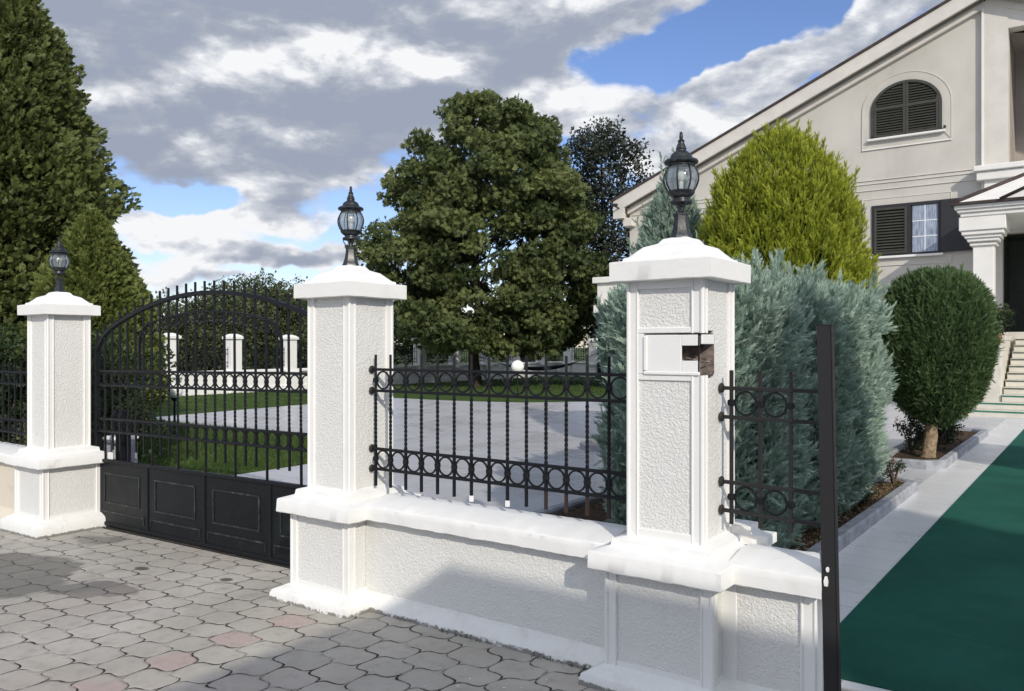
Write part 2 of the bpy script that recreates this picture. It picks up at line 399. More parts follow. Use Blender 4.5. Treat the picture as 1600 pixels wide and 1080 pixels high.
def m_pavers():
    t = NT('wavy_interlocking_pavers')
    sp = t.N.new('ShaderNodeSeparateXYZ'); t.L.new(t.pos, sp.inputs[0])
    wob = t.noise(1.7, 3, .5); wob2 = t.noise(2.1, 3, .5, 0, None, (1.1, .9, 1))
    x = t.M('MULTIPLY_ADD', wob, .12, sp.outputs[0]); y = t.M('MULTIPLY_ADD', wob2, .10, sp.outputs[1])
    P = t.M('MULTIPLY', x, 1 / .271); Q = t.M('MULTIPLY', y, 1 / .374)
    s = t.M('ADD', P, Q); w = t.M('SUBTRACT', P, Q)
    s2 = t.M('MULTIPLY_ADD', t.M('SINE', t.M('MULTIPLY', w, 2 * PI)), .165, s)
    w2 = t.M('MULTIPLY_ADD', t.M('SINE', t.M('MULTIPLY', s, 2 * PI)), .145, w)
    def edge(q):
        f = t.M('FRACT', q); return t.M('MINIMUM', f, t.M('SUBTRACT', 1.0, f))
    e1, e2 = edge(s2), edge(w2)
    fs, fw = t.M('FLOOR', s2), t.M('FLOOR', w2)
    cb = t.N.new('ShaderNodeCombineXYZ'); t.L.new(fs, cb.inputs[0]); t.L.new(fw, cb.inputs[1])
    wn = t.N.new('ShaderNodeTexWhiteNoise'); wn.noise_dimensions = '3D'; t.L.new(cb.outputs[0], wn.inputs['Vector'])
    rnd = wn.outputs['Value']
    brk = t.noise(6.5, 5, .7)                       # where a joint is open and where it is filled with dust
    wid = t.ramp(brk, .36, .62, .003, .024)
    jn = t.noise(70, 3, .6)
    e = t.M('MULTIPLY_ADD', t.M('SUBTRACT', jn, .5), .026, t.M('MINIMUM', e1, e2))
    d = t.M('SUBTRACT', e, wid)
    joint = t.ramp(d, .010, -.004)
    joint = t.M('MULTIPLY', joint, t.ramp(brk, .36, .54, .22, 1.0))
    # colours
    big = t.noise(.9, 5, .6, .3); fine = t.noise(240, 3, .7); mid = t.noise(11, 6, .65)
    c = t.mix(t.ramp(big, .3, .7), (.37, .345, .30), (.52, .485, .43))
    c = t.mix(t.M('MULTIPLY', rnd, .25), c, (.30, .285, .26))
    red = t.M('COMPARE', t.M('ADD', fs, fw), -29.0, .5)
    red = t.M('MULTIPLY', red, t.ramp(t.noise(2.3, 2, .5), .40, .50))
    c = t.mix(t.M('MULTIPLY', red, .55), c, (.43, .30, .275))
    c = t.mix(t.M('MULTIPLY', t.ramp(mid, .46, .72), .55), c, (.28, .262, .235))
    c = t.mix(t.M('MULTIPLY', t.ramp(fine, .55, .72), .35), c, (.15, .145, .135))
    c = t.mix(t.M('MULTIPLY', t.ramp(t.noise(200, 2, .6), .66, .74), .35), c, (.5, .49, .47))
    # damp patches, a soft dark patch by the gate's left end, oil spots, paint drips
    vm = t.N.new('ShaderNodeVectorMath'); vm.operation = 'MULTIPLY_ADD'
    nn = t.N.new('ShaderNodeTexNoise'); nn.inputs['Scale'].default_value = 2.6; nn.inputs['Detail'].default_value = 5; t.L.new(t.pos, nn.inputs['Vector'])
    t.L.new(nn.outputs['Color'], vm.inputs[0]); vm.inputs[1].default_value = (.55, .55, 0); t.L.new(t.pos, vm.inputs[2])
    def spot(cx, cy, rx, ry, rot, warp=True):
        mp = t.N.new('ShaderNodeMapping'); mp.vector_type = 'TEXTURE'
        o = .275 if warp else 0
        mp.inputs['Location'].default_value = (cx + o, cy + o, 0); mp.inputs['Rotation'].default_value = (0, 0, R(rot)); mp.inputs['Scale'].default_value = (rx, ry, 50)
        t.L.new(vm.outputs[0] if warp else t.pos, mp.inputs[0])
        g = t.N.new('ShaderNodeTexGradient'); g.gradient_type = 'SPHERICAL'; t.L.new(mp.outputs[0], g.inputs[0])
        return g.outputs['Fac']
    damp_dark = t.M('MAXIMUM', t.ramp(spot(-6.5, 2.62, 1.0, .62, -10), .16, .24), t.ramp(spot(-5.5, 2.80, .48, .22, 15), .2, .3))
    damp_dark = t.M('MAXIMUM', damp_dark, t.ramp(spot(-7.0, 3.62, .35, .30, 0), .15, .5, 0, .8))
    c = t.mix(t.M('MULTIPLY', damp_dark, .62), c, (.075, .072, .066))
    oil = t.M('MAXIMUM', t.ramp(spot(-5.75, 3.30, .11, .06, 0, False), .2, .5), t.ramp(spot(-4.95, 3.46, .08, .06, 0, False), .2, .5))
    c = t.mix(t.M('MULTIPLY', oil, .8), c, (.04, .033, .025))
    pd = t.M('MULTIPLY', t.ramp(t.noise(26, 4, .6), .69, .72), t.ramp(spot(-3.3, 3.0, 1.3, .55, 0, False), .05, .5))
    pd2 = t.M('MULTIPLY', t.ramp(t.noise(26, 4, .6), .655, .68), t.ramp(spot(-2.15, 3.1, .7, .35, 10, False), .05, .5))
    c = t.mix(t.M('MAXIMUM', pd, pd2), c, (.7, .69, .66))
    grime = t.M('MULTIPLY', t.ramp(e, .10, .0), t.ramp(t.noise(4.3, 5, .7), .42, .66))
    c = t.mix(t.M('MULTIPLY', grime, .55), c, (.13, .12, .10))
    crumb = t.M('MULTIPLY', t.ramp(t.noise(75, 4, .7), .62, .68), t.ramp(t.noise(3.0, 4, .6), .45, .62))
    c = t.mix(t.M('MULTIPLY', crumb, .6), c, (.10, .09, .075))
    moss = t.M('MULTIPLY', t.ramp(t.noise(5, 4, .6), .5, .7), .6)
    c = t.mix(t.M('MULTIPLY', t.ramp(t.noise(.8, 3, .5, .2), .48, .66), .28), c, (.42, .33, .295))
    c = t.mix(joint, c, t.mix(moss, (.020, .018, .016), (.035, .033, .016)))
    h = t.M('SUBTRACT', t.ramp(e, 0, .10, 0, 1), t.M('MULTIPLY', joint, .7))
    h = t.M('MULTIPLY_ADD', rnd, .25, h)
    nb = t.bump(h, .0035, .8); nb = t.bump(mid, .004, .6, nb); nb = t.bump(fine, .0014, .7, nb)
    return t.fin(c, t.ramp(damp_dark, 0, 1, .88, .62), nb, .3)
PAVERS = m_pavers()

def m_patio():
    t = NT('large_pale_patio_tiles')
    br = t.N.new('ShaderNodeTexBrick'); br.offset = 0; br.inputs['Scale'].default_value = 1
    br.inputs['Mortar Size'].default_value = .004; br.inputs['Mortar Smooth'].default_value = .3
    br.inputs['Brick Width'].default_value = .6; br.inputs['Row Height'].default_value = .6
    br.inputs['Color1'].default_value = (.52, .515, .535, 1); br.inputs['Color2'].default_value = (.56, .555, .57, 1); br.inputs['Mortar'].default_value = (.30, .30, .32, 1)
    mp = t.N.new('ShaderNodeMapping'); mp.inputs['Location'].default_value = (.17, .12, 0); t.L.new(t.pos, mp.inputs[0]); t.L.new(mp.outputs[0], br.inputs['Vector'])
    n = t.noise(.7, 6, .6, .4); m = t.noise(8, 5, .65)
    c = t.mix(t.M('MULTIPLY', t.ramp(n, .5, .75), .30), br.outputs['Color'], (.38, .375, .39))
    c = t.mix(t.M('MULTIPLY', t.ramp(m, .55, .8), .25), c, (.40, .39, .39))
    return t.fin(c, t.ramp(n, .3, .7, .20, .42), t.bump(br.outputs['Fac'], -.002, .6, t.bump(m, .0008, .2)), .6)
PATIO = m_patio()
def m_walk():
    t = NT('white_walkway_tiles')
    br = t.N.new('ShaderNodeTexBrick'); br.offset = 0; br.inputs['Scale'].default_value = 1
    br.inputs['Mortar Size'].default_value = .004; br.inputs['Brick Width'].default_value = .9; br.inputs['Row Height'].default_value = .33
    br.inputs['Color1'].default_value = (.70, .70, .70, 1); br.inputs['Color2'].default_value = (.74, .735, .73, 1); br.inputs['Mortar'].default_value = (.45, .44, .43, 1)
    mp = t.N.new('ShaderNodeMapping'); mp.inputs['Location'].default_value = (.1, .05, 0); t.L.new(t.pos, mp.inputs[0]); t.L.new(mp.outputs[0], br.inputs['Vector'])
    n = t.noise(1.2, 6, .6)
    c = t.mix(t.M('MULTIPLY', t.ramp(n, .45, .75), .3), br.outputs['Color'], (.55, .54, .53))
    return t.fin(c, t.ramp(n, .3, .7, .22, .42), t.bump(br.outputs['Fac'], -.002, .6), .5)
WALK = m_walk()
def m_carpet():
    t = NT('green_outdoor_carpet')
    n = t.noise(1.1, 5, .6, .3); f = t.noise(420, 2, .6); b = t.noise(6, 4, .6, 0, None, (1, .25, 1))
    c = t.mix(t.ramp(n, .3, .7), (.014, .095, .068), (.022, .128, .092))
    c = t.mix(t.M('MULTIPLY', t.ramp(b, .5, .8), .3), c, (.02, .08, .065))
    c = t.mix(t.M('MULTIPLY', t.ramp(f, .5, .7), .3), c, (.006, .05, .04))
    c = t.mix(t.M('MULTIPLY', t.ramp(t.noise(3.2, 7, .75), .55, .72), .16), c, (.12, .15, .13))
    c = t.mix(t.M('MULTIPLY', t.ramp(t.noise(46, 3, .6), .68, .72), .35), c, (.22, .21, .17))
    sx = t.N.new('ShaderNodeSeparateXYZ'); t.L.new(t.pos, sx.inputs[0])
    seam = t.ramp(t.M('ABSOLUTE', t.M('SUBTRACT', t.M('FRACT', t.M('MULTIPLY', sx.outputs[1], .5)), .5)), .004, .0, 0, 1)
    c = t.mix(t.M('MULTIPLY', seam, .5), c, (.004, .025, .02))
    return t.fin(c, .95, t.bump(f, .006, .9, t.bump(n, .02, .5)), .15)
CARPET = m_carpet()
def m_lawn(name, a, b):
    t = NT(name)
    n = t.noise(.8, 6, .65); f = t.noise(60, 5, .7)
    c = t.mix(t.ramp(n, .3, .7), a, b); c = t.mix(t.M('MULTIPLY', t.ramp(f, .4, .7), .5), c, tuple(x * .5 for x in a))
    return t.fin(c, .9, t.bump(f, .03, .9), .15)
LAWN = m_lawn('lawn_turf', (.045, .085, .018), (.070, .115, .028))
FIELD = m_lawn('field_green', (.05, .075, .025), (.09, .11, .04))

def m_leaf(name, dark, light, tip=None, trans=.25, rough=.55, spec=.3):
    t = NT(name)
    a = t.N.new('ShaderNodeAttribute'); a.attribute_name = 'rnd'
    c = t.mix(a.outputs['Fac'], dark, light)
    if tip:
        b = t.N.new('ShaderNodeAttribute'); b.attribute_name = 'tip'
        c = t.mix(b.outputs['Fac'], c, tip)
    t.fin(c, rough, None, spec)
    tr = t.N.new('ShaderNodeBsdfTranslucent'); t.L.new(c, tr.inputs[0])
    mx = t.N.new('ShaderNodeMixShader'); mx.inputs[0].default_value = trans
    t.L.new(t.b.outputs[0], mx.inputs[1]); t.L.new(tr.outputs[0], mx.inputs[2]); t.L.new(mx.outputs[0], t.out.inputs[0])
    return t.m
L_THUJA = m_leaf('thuja_leaf', (.032, .05, .018), (.12, .15, .045), (.16, .19, .055))
L_THUJAB = m_leaf('thuja_bright_leaf', (.038, .06, .018), (.13, .165, .045), (.18, .215, .055))
L_GOLD = m_leaf('golden_cypress_leaf', (.035, .07, .008), (.19, .265, .022), (.52, .54, .06), .35)
L_BLUE = m_leaf('blue_cypress_leaf', (.075, .125, .094), (.235, .33, .262), (.38, .49, .40), .2)
L_TOPI = m_leaf('topiary_leaf', (.026, .056, .024), (.085, .145, .055), (.13, .20, .075))
L_CHEST = m_leaf('chestnut_leaf', (.055, .082, .028), (.185, .215, .075), None, .35)
L_MAGN = m_leaf('magnolia_leaf', (.014, .022, .014), (.05, .06, .034), None, .15, .35, .5)
L_FAR = m_leaf('far_tree_leaf', (.05, .07, .035), (.13, .155, .07), None, .25)
L_SHRUB = m_leaf('shrub_leaf', (.05, .08, .015), (.22, .26, .05), None, .3)
L_VARI = m_leaf('variegated_leaf', (.05, .08, .03), (.30, .30, .16), None, .3)
L_DARK = m_leaf('dark_shrub_leaf', (.018, .034, .012), (.06, .09, .03), None, .2)
L_GRASS = m_leaf('grass_blade', (.035, .075, .015), (.10, .15, .035), None, .3)
L_ROSE = m_leaf('rose_petal', (.25, .01, .02), (.45, .03, .05), None, .3)

# ------------------------------------------------------------------ foliage
rng = np.random.default_rng(7)
def unit(a): return a / np.maximum(np.linalg.norm(a, axis=1, keepdims=True), 1e-9)
def leaf_cloud(name, parts, mats, parent=None, loc=(0, 0, 0)):
    """parts: list of (pos, axis, size, rnd, template, matindex) -> one mesh of many small leaf faces"""
    V, F, RN, TP, MI = [], [], [], [], []; base = 0
    for (pos, ax, size, rnd, tpl, mi) in parts:
        tv, tf, tt = tpl; tv = np.asarray(tv, float); tf = np.asarray(tf, int); tt = np.asarray(tt, float)
        n = len(pos)
        if n == 0: continue
        ax = unit(ax); rv = unit(rng.normal(size=(n, 3))); sx = unit(np.cross(ax, rv)); nz = np.cross(sx, ax)
        vv = pos[:, None, :] + size[:, None, None] * (tv[None, :, 0:1] * sx[:, None, :] + tv[None, :, 1:2] * ax[:, None, :] + tv[None, :, 2:3] * nz[:, None, :])
        V.append(vv.reshape(-1, 3)); k = len(tv)
        F.append((tf[None] + (np.arange(n) * k)[:, None, None] + base).reshape(-1, 3)); base += n * k
        RN.append(np.repeat(rnd, len(tf))); TP.append(np.tile(tt, n)); MI.append(np.full(n * len(tf), mi))
    V = np.concatenate(V); F = np.concatenate(F); RN = np.concatenate(RN); TP = np.concatenate(TP); MI = np.concatenate(MI)
    me = bpy.data.meshes.new(name)
    me.vertices.add(len(V)); me.vertices.foreach_set('co', V.astype(np.float32).ravel())
    me.loops.add(F.size); me.loops.foreach_set('vertex_index', F.astype(np.int32).ravel())
    me.polygons.add(len(F)); me.polygons.foreach_set('loop_start', (np.arange(len(F)) * 3).astype(np.int32))
    me.polygons.foreach_set('loop_total', np.full(len(F), 3, np.int32))
    for m in (mats if isinstance(mats, (list, tuple)) else [mats]): me.materials.append(m)
    me.polygons.foreach_set('material_index', MI.astype(np.int32))
    me.update(calc_edges=True)
    a = me.attributes.new('rnd', 'FLOAT', 'FACE'); a.data.foreach_set('value', np.clip(RN, 0, 1).astype(np.float32))
    a = me.attributes.new('tip', 'FLOAT', 'FACE'); a.data.foreach_set('value', np.clip(TP, 0, 1).astype(np.float32))
    return link(name, me, parent, loc)

def tpl_spray(nl=5, w=.10, ll=.34, spread=.75, stem=.03):
    """a feathery conifer spray: narrow leaflets either side of a stem"""
    v, f, t = [], [], []
    r = random.Random(3)
    for i in range(nl):
        y = .08 + .72 * i / nl
        for sgn in (-1, 1):
            a = spread * (1 - .35 * i / nl); l = ll * (1 - .45 * i / nl) * (.85 + .3 * r.random())
            dx, dy = math.sin(a) * sgn, math.cos(a); z = (r.random() - .5) * .16
            b = len(v)
            v += [(0, y - w * .3, 0), (dx * l * .55 - dy * w * .5, y + dy * l * .55 + dx * w * .5, z * .5), (dx * l, y + dy * l, z), (dx * l * .55 + dy * w * .5, y + dy * l * .55 - dx * w * .5, z * .5)]
            f += [(b, b + 1, b + 2), (b, b + 2, b + 3)]; t += [.15 + .3 * i / nl, .45 + .35 * i / nl]
    b = len(v); v += [(-stem, 0, 0), (stem, 0, 0), (w * .5, .7, .02), (0, 1.05, 0), (-w * .5, .7, -.02)]
    f += [(b, b + 1, b + 2), (b, b + 2, b + 4), (b + 4, b + 2, b + 3)]; t += [0, .4, 1.0]
    return v, f, t
SPRAY = tpl_spray(); SPRAYFINE = tpl_spray(6, .055, .30, .6, .02); SPRAYWIDE = tpl_spray(4, .17, .42, .9, .04)
def tpl_palm(n=6):
    v, f, t = [], [], []
    for i in range(n):
        a = (i - (n - 1) / 2) * .62; l = 1.0 - .09 * abs(i - (n - 1) / 2) ; w = .17
        dx, dy = math.sin(a), math.cos(a); b = len(v)
        v += [(0, 0, 0), (dx * l * .62 - dy * w, dy * l * .62 + dx * w, -.10), (dx * l, dy * l, -.36), (dx * l * .62 + dy * w, dy * l * .62 - dx * w, -.10)]
        f += [(b, b + 1, b + 2), (b, b + 2, b + 3)]; t += [.3, .3]
    return v, f, t
PALM = tpl_palm()
def tpl_leafs(n=4):
    v, f, t = [], [], []; r = random.Random(5)
    for i in range(n):
        a = i * 2.4; o = (r.random() * .7, r.random() * .7, r.random() * .7); b = len(v)
        d = Vector((math.sin(a), math.cos(a), r.random() - .5)).normalized(); s = d.cross(Vector((r.random(), r.random(), 1))).normalized()
        p = Vector(o); L_ = .55; w = .14
        v += [tuple(p), tuple(p + d * L_ * .5 + s * w), tuple(p + d * L_), tuple(p + d * L_ * .5 - s * w)]
        f += [(b, b + 1, b + 2), (b, b + 2, b + 3)]; t += [.3, .6]
    return v, f, t
LEAFS = tpl_leafs(5)

def core_blob(mb, c, rx, ry, z0, z1, prof, n=22, m=14, lump=.08, mat=0):
    vs = []
    for i in range(m + 1):
        h = i / m; rr = max(.02, prof(h)); z = z0 + (z1 - z0) * h
        for k in range(n):
            th = 2 * PI * k / n
            l = 1 + lump * noise.noise(Vector((math.cos(th) * 2 + c[0], math.sin(th) * 2 + c[1], z * 2)))
            vs.append((c[0] + rx * rr * l * math.cos(th), c[1] + ry * rr * l * math.sin(th), z))
    fs = [(i * n + k, i * n + (k + 1) % n, (i + 1) * n + (k + 1) % n, (i + 1) * n + k) for i in range(m) for k in range(n)]
    fs += [tuple(range(n - 1, -1, -1)), tuple(range(m * n, (m + 1) * n))]
    mb.add(vs, fs, mat, True)

def trunk(name, parent, base, top, r0, r1, mat, limbs=0, spread=1.5, seed=1, wob=.04, h0=.35, loc=(0, 0, 0), lift=1.0, lr=.55):
    r = random.Random(seed); mb = MB(); b, t = Vector(base), Vector(top)
    pts = []; rs = []
    for i in range(9):
        k = i / 8; p = b.lerp(t, k) + Vector((r.uniform(-wob, wob), r.uniform(-wob, wob), 0)) * (1 if 0 < i else 0)
        pts.append(p); rs.append((r0 * 1.35 if i == 0 else r0 + (r1 - r0) * k))
    mb.tube(pts, rs, 10)
    for q in range(limbs):
        k = r.uniform(h0, .95); p = b.lerp(t, k); th = r.uniform(0, 2 * PI); L_ = spread * r.uniform(.6, 1.1) * (1.1 - .5 * k)
        e = p + Vector((math.cos(th) * L_, math.sin(th) * L_, L_ * lift * r.uniform(.5, 1.1)))
        mid = p.lerp(e, .5) + Vector((r.uniform(-.1, .1), r.uniform(-.1, .1), -.06 * L_))
        rr = (r0 + (r1 - r0) * k) * lr
        mb.tube([p, mid, e], [rr, rr * .6, rr * .2], 6)
        for w in range(3):
            s = mid.lerp(e, r.uniform(0, .8)); e2 = s + Vector((r.uniform(-1, 1), r.uniform(-1, 1), r.uniform(.1, 1))) * L_ * .35
            mb.tube([s, s.lerp(e2, .5), e2], [rr * .4, rr * .25, rr * .08], 5)
    return mb.build(name, mat, parent, loc)

def conifer_surface(n, prof, H, rx, ry, lump=.13, lf=1.6, inner=.55, seed=0, sq=2.0, z0=0.0):
    """points through the outer shell of a crown: prof(h) radius 0..1; sq>2 squarer plan. returns pos, outward normal, depth"""
    h = rng.random(n * 3); w = np.array([prof(x) for x in h]); keep = rng.random(n * 3) < (w / w.max()) ** .8
    h = h[keep][:n]; n = len(h); pr = np.array([prof(x) for x in h])
    th = rng.random(n) * 2 * PI; c, s = np.cos(th), np.sin(th)
    k = (np.abs(c) ** sq + np.abs(s) ** sq) ** (-1 / sq)
    l = np.array([noise.noise(Vector((float(c[i]) * lf + seed, float(s[i]) * lf, float(h[i]) * H * lf * .55))) + .5 * noise.noise(Vector((float(c[i]) * lf * 2.7 + seed, float(s[i]) * lf * 2.7, float(h[i]) * H * lf * 1.5))) for i in range(n)])
    dep = 1 - (1 - inner) * rng.random(n) ** 1.9
    rad = pr * k * (1 + lump * l) * dep
    pos = np.stack([rx * rad * c, ry * rad * s, z0 + h * H], 1)
    hh = .02; sl = np.array([(prof(min(1, x + hh)) - prof(max(0, x - hh))) / (2 * hh) for x in h])
    nor = unit(np.stack([c, s, -sl * (rx + ry) / 2 / H * .8], 1))
    return pos, nor, l, dep

def conifer(name, parent, n, prof, H, rx, ry, mats, size=(.10, .18), up=.9, out=.6, tpl=SPRAY, loc=(0, 0, 0), lump=.13, lf=1.6, inner=.55, sq=2.0, z0=0.0, seed=0, core=.72, corem=0, cvar=.35, jit=.35, plumes=None):
    pos, nor, l, dep = conifer_surface(n, prof, H, rx, ry, lump, lf, inner, seed, sq, z0)
    n = len(pos)
    ax = nor * out + np.array([0, 0, up]) + rng.normal(size=(n, 3)) * jit
    sz = rng.uniform(size[0], size[1], n)
    cl = np.array([noise.noise(Vector(p * 2.3) + Vector((seed, 9, 2))) for p in pos])
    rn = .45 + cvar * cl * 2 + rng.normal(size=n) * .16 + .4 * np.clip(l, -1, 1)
    parts = [(pos, ax, sz, rn, tpl, 0)]
    if plumes:
        m, pl, cnt, prr = plumes      # upright tufts standing out of the crown
        pp, pn, _, _ = conifer_surface(m, prof, H, rx, ry, lump, lf, .9, seed, sq, z0)
        for i in range(len(pp)):
            k = np.sort(rng.random(cnt)); L_ = pl * rng.uniform(.5, 1.15)
            dirv = unit((pn[i] * .35 + np.array([0, 0, 1]) + rng.normal(size=3) * .12)[None])[0]
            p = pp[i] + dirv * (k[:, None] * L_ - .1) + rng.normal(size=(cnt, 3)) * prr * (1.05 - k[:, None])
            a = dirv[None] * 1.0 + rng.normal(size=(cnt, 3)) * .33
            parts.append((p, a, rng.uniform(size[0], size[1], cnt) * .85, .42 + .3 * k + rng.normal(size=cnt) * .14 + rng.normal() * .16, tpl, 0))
    o = leaf_cloud(name, parts, mats, parent, loc)
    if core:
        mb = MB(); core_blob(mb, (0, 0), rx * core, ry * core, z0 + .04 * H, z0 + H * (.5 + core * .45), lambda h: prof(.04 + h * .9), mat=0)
        mb.build('shade_core', TWIG_SHADE, parent, loc)  # solid stand-in for inner twigs, coloured dark like the crown's shaded inside
    return o
def m_twig_shade():
    t = NT('shade_dark_twigs')
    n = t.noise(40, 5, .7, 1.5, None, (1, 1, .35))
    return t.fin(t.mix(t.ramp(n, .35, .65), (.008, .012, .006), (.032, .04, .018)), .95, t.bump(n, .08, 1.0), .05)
TWIG_SHADE = m_twig_shade()

def clump_tree(name, parent, clumps, per, rad, size, mats, tpl, droop=-.4, loc=(0, 0, 0), flat=.6, cvar=.2, jit=.6):
    parts = []
    for (c, k) in clumps:
        m = int(per * k ** 2)
        d = unit(rng.normal(size=(m, 3))); r = rad * k * rng.random(m) ** .42
        p = np.array(c) + d * r[:, None] * np.array([1, 1, flat])
        ax = d * 1.0 + np.array([0, 0, droop]) + rng.normal(size=(m, 3)) * jit
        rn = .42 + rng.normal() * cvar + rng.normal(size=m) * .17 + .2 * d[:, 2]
        parts.append((p, ax, rng.uniform(size[0], size[1], m), rn, tpl, 0))
    P = [np.concatenate([q[i] for q in parts]) for i in range(4)]
    return leaf_cloud(name, [(P[0], P[1], P[2], P[3], tpl, 0)], mats, parent, loc)

# ================================================================== SETTING
def sheet(name, poly, z, mat):
    me = bpy.data.meshes.new(name); me.from_pydata([(x, y, z) for x, y in poly], [], [tuple(range(len(poly)))]); me.materials.append(mat); me.update()
    o = link(name, me); o['kind'] = 'structure'; return o
sheet('ground', [(-900, -900), (900, -900), (900, 1200), (-900, 1200)], -.45, FIELD)
def pavement():
    xs = [-60, -30, -20, -16] + [-14 + .5 * i for i in range(40)] + [10, 20, 40]; ys = [-40, -20, -8, -2, 0, 1, 2, 3, 3.965]
    vs = [(x, y, max(-.30, -.0175 * max(0, -3.6 - x)) + .004 * noise.noise(Vector((x, y, 0)))) for x in xs for y in ys]
    m = len(ys); fs = [(i * m + j, (i + 1) * m + j, (i + 1) * m + j + 1, i * m + j + 1) for i in range(len(xs) - 1) for j in range(m - 1)]
    mb = MB(); mb.add(vs, fs, 0, True); o = mb.build('pavement', PAVERS); o['kind'] = 'structure'
pavement()
def slab(name, poly, z0, z1, mat):
    mb = MB(); mb.prism(poly, z0, z1, 'z'); o = mb.build(name, mat); o['kind'] = 'structure'; return o
slab('lawn', [(-24.3, 3.97), (14, 3.97), (14, 37.8), (-24.3, 37.8)], -.4, 0.0, LAWN)
slab('patio', [(-8.7, 3.975), (12, 3.975), (12, 26.2), (-11.6, 26.2), (-11.9, 20.6), (-13.4, 19.0), (-15.5, 18.5), (-18.1, 18.4), (-17.3, 9.95), (-11.7, 9.75), (-9.7, 9.25), (-8.95, 8.5), (-8.7, 7.2)], -.3, .014, PATIO)
slab('walkway', [(-1.70, 3.98), (1.9, 3.98), (1.9, 21.0), (-1.70, 21.0)], -.2, .019, WALK)
slab('carpet', [(-1.21, 4.07), (1.15, 4.07), (1.15, 20.6), (-1.21, 20.6)], -.1, .026, CARPET)

def grass_patch():
    n = 60000; pts = np.stack([rng.uniform(-17.5, -8.72, n), rng.uniform(4.0, 9.93, n), np.zeros(n)], 1)
    pts = pts[~((pts[:, 0] > -11.7) & (pts[:, 1] > 9.75 - np.clip(pts[:, 0] + 11.7, 0, 9) ** 2 * .14))]
    m = 26000; p2 = np.stack([rng.uniform(-24, -12, m), rng.uniform(10, 33, m), np.zeros(m)], 1)
    p2 = p2[(p2[:, 0] < -18.2) | (p2[:, 1] > 20.6)]
    blade = ([(-.10, 0, 0), (.10, 0, 0), (.02, 1, .25)], [(0, 1, 2)], [.5])
    def mk(p, h):
        ax = np.array([0, 0, 1]) + rng.normal(size=(len(p), 3)) * .35; ax[:, 2] = np.abs(ax[:, 2])
        cl = np.array([noise.noise(Vector(q) * .9) for q in p])
        return (p, ax, rng.uniform(h * .6, h * 1.3, len(p)), .45 + cl * .5 + rng.normal(size=len(p)) * .18, blade, 0)
    o = leaf_cloud('grass', [mk(pts, .05), mk(p2, .08)], L_GRASS); o['kind'] = 'stuff'; o['label'] = 'short mown green grass of the lawn'; o['category'] = 'grass'
grass_patch()

def bed(label, x0, x1, y0, y1, ch=.22, cat='flower bed'):
    """planting bed: soil inside a grey kerb with cut corners"""
    r = empty('planting_bed', ((x0 + x1) / 2, y0, 0), label, cat, 'kerbed planting beds'); cx, cy = r.location.x, r.location.y
    def ring(k, c): return [(x0 + k + c - cx, y0 + k - cy), (x1 - k - c - cx, y0 + k - cy), (x1 - k - cx, y0 + k + c - cy), (x1 - k - cx, y1 - k - c - cy), (x1 - k - c - cx, y1 - k - cy), (x0 + k + c - cx, y1 - k - cy), (x0 + k - cx, y1 - k - c - cy), (x0 + k - cx, y0 + k + c - cy)]
    o, i = ring(0, ch), ring(.11, ch * .8); o2, i2 = ring(.015, ch), ring(.095, ch * .8); n = 8; h = .125
    vs = [(x, y, 0) for x, y in o] + [(x, y, h - .02) for x, y in o] + [(x, y, h) for x, y in o2] + [(x, y, h) for x, y in i2] + [(x, y, h - .02) for x, y in i] + [(x, y, .02) for x, y in i]
    fs = [(a * n + k, a * n + (k + 1) % n, (a + 1) * n + (k + 1) % n, (a + 1) * n + k) for a in range(5) for k in range(n)]
    mb = MB(); mb.add(vs, fs); mb.build('kerb', KERB, r)
    mb = MB(); nx, ny = max(3, int((x1 - x0) / .12)), max(3, int((y1 - y0) / .12)); vs = []
    for a in range(nx + 1):
        for b in range(ny + 1):
            x = x0 + .08 + (x1 - x0 - .16) * a / nx; y = y0 + .08 + (y1 - y0 - .16) * b / ny
            if (a in (0, nx)) and (b in (0, ny)): x += .07 * (1 if a == 0 else -1); y += .07 * (1 if b == 0 else -1)
            vs.append((x - cx, y - cy, .07 + .03 * noise.noise(Vector((x * 3, y * 3, 1)))))
    m = ny + 1; mb.add(vs, [(a * m + b, (a + 1) * m + b, (a + 1) * m + b + 1, a * m + b + 1) for a in range(nx) for b in range(ny)], 0, True)
    mb.build('soil', SOIL, r)
    return r
bed('long grey kerbed bed under the blue cypress hedge', -4.15, -1.64, 4.6, 10.1)
bed('grey kerbed bed under the round topiary tree beside the carpet', -2.5, -1.64, 11.7, 17.0, .2)
bed('kerbed bed under the golden cypress', -6.6, -2.62, 10.75, 13.2, .2)

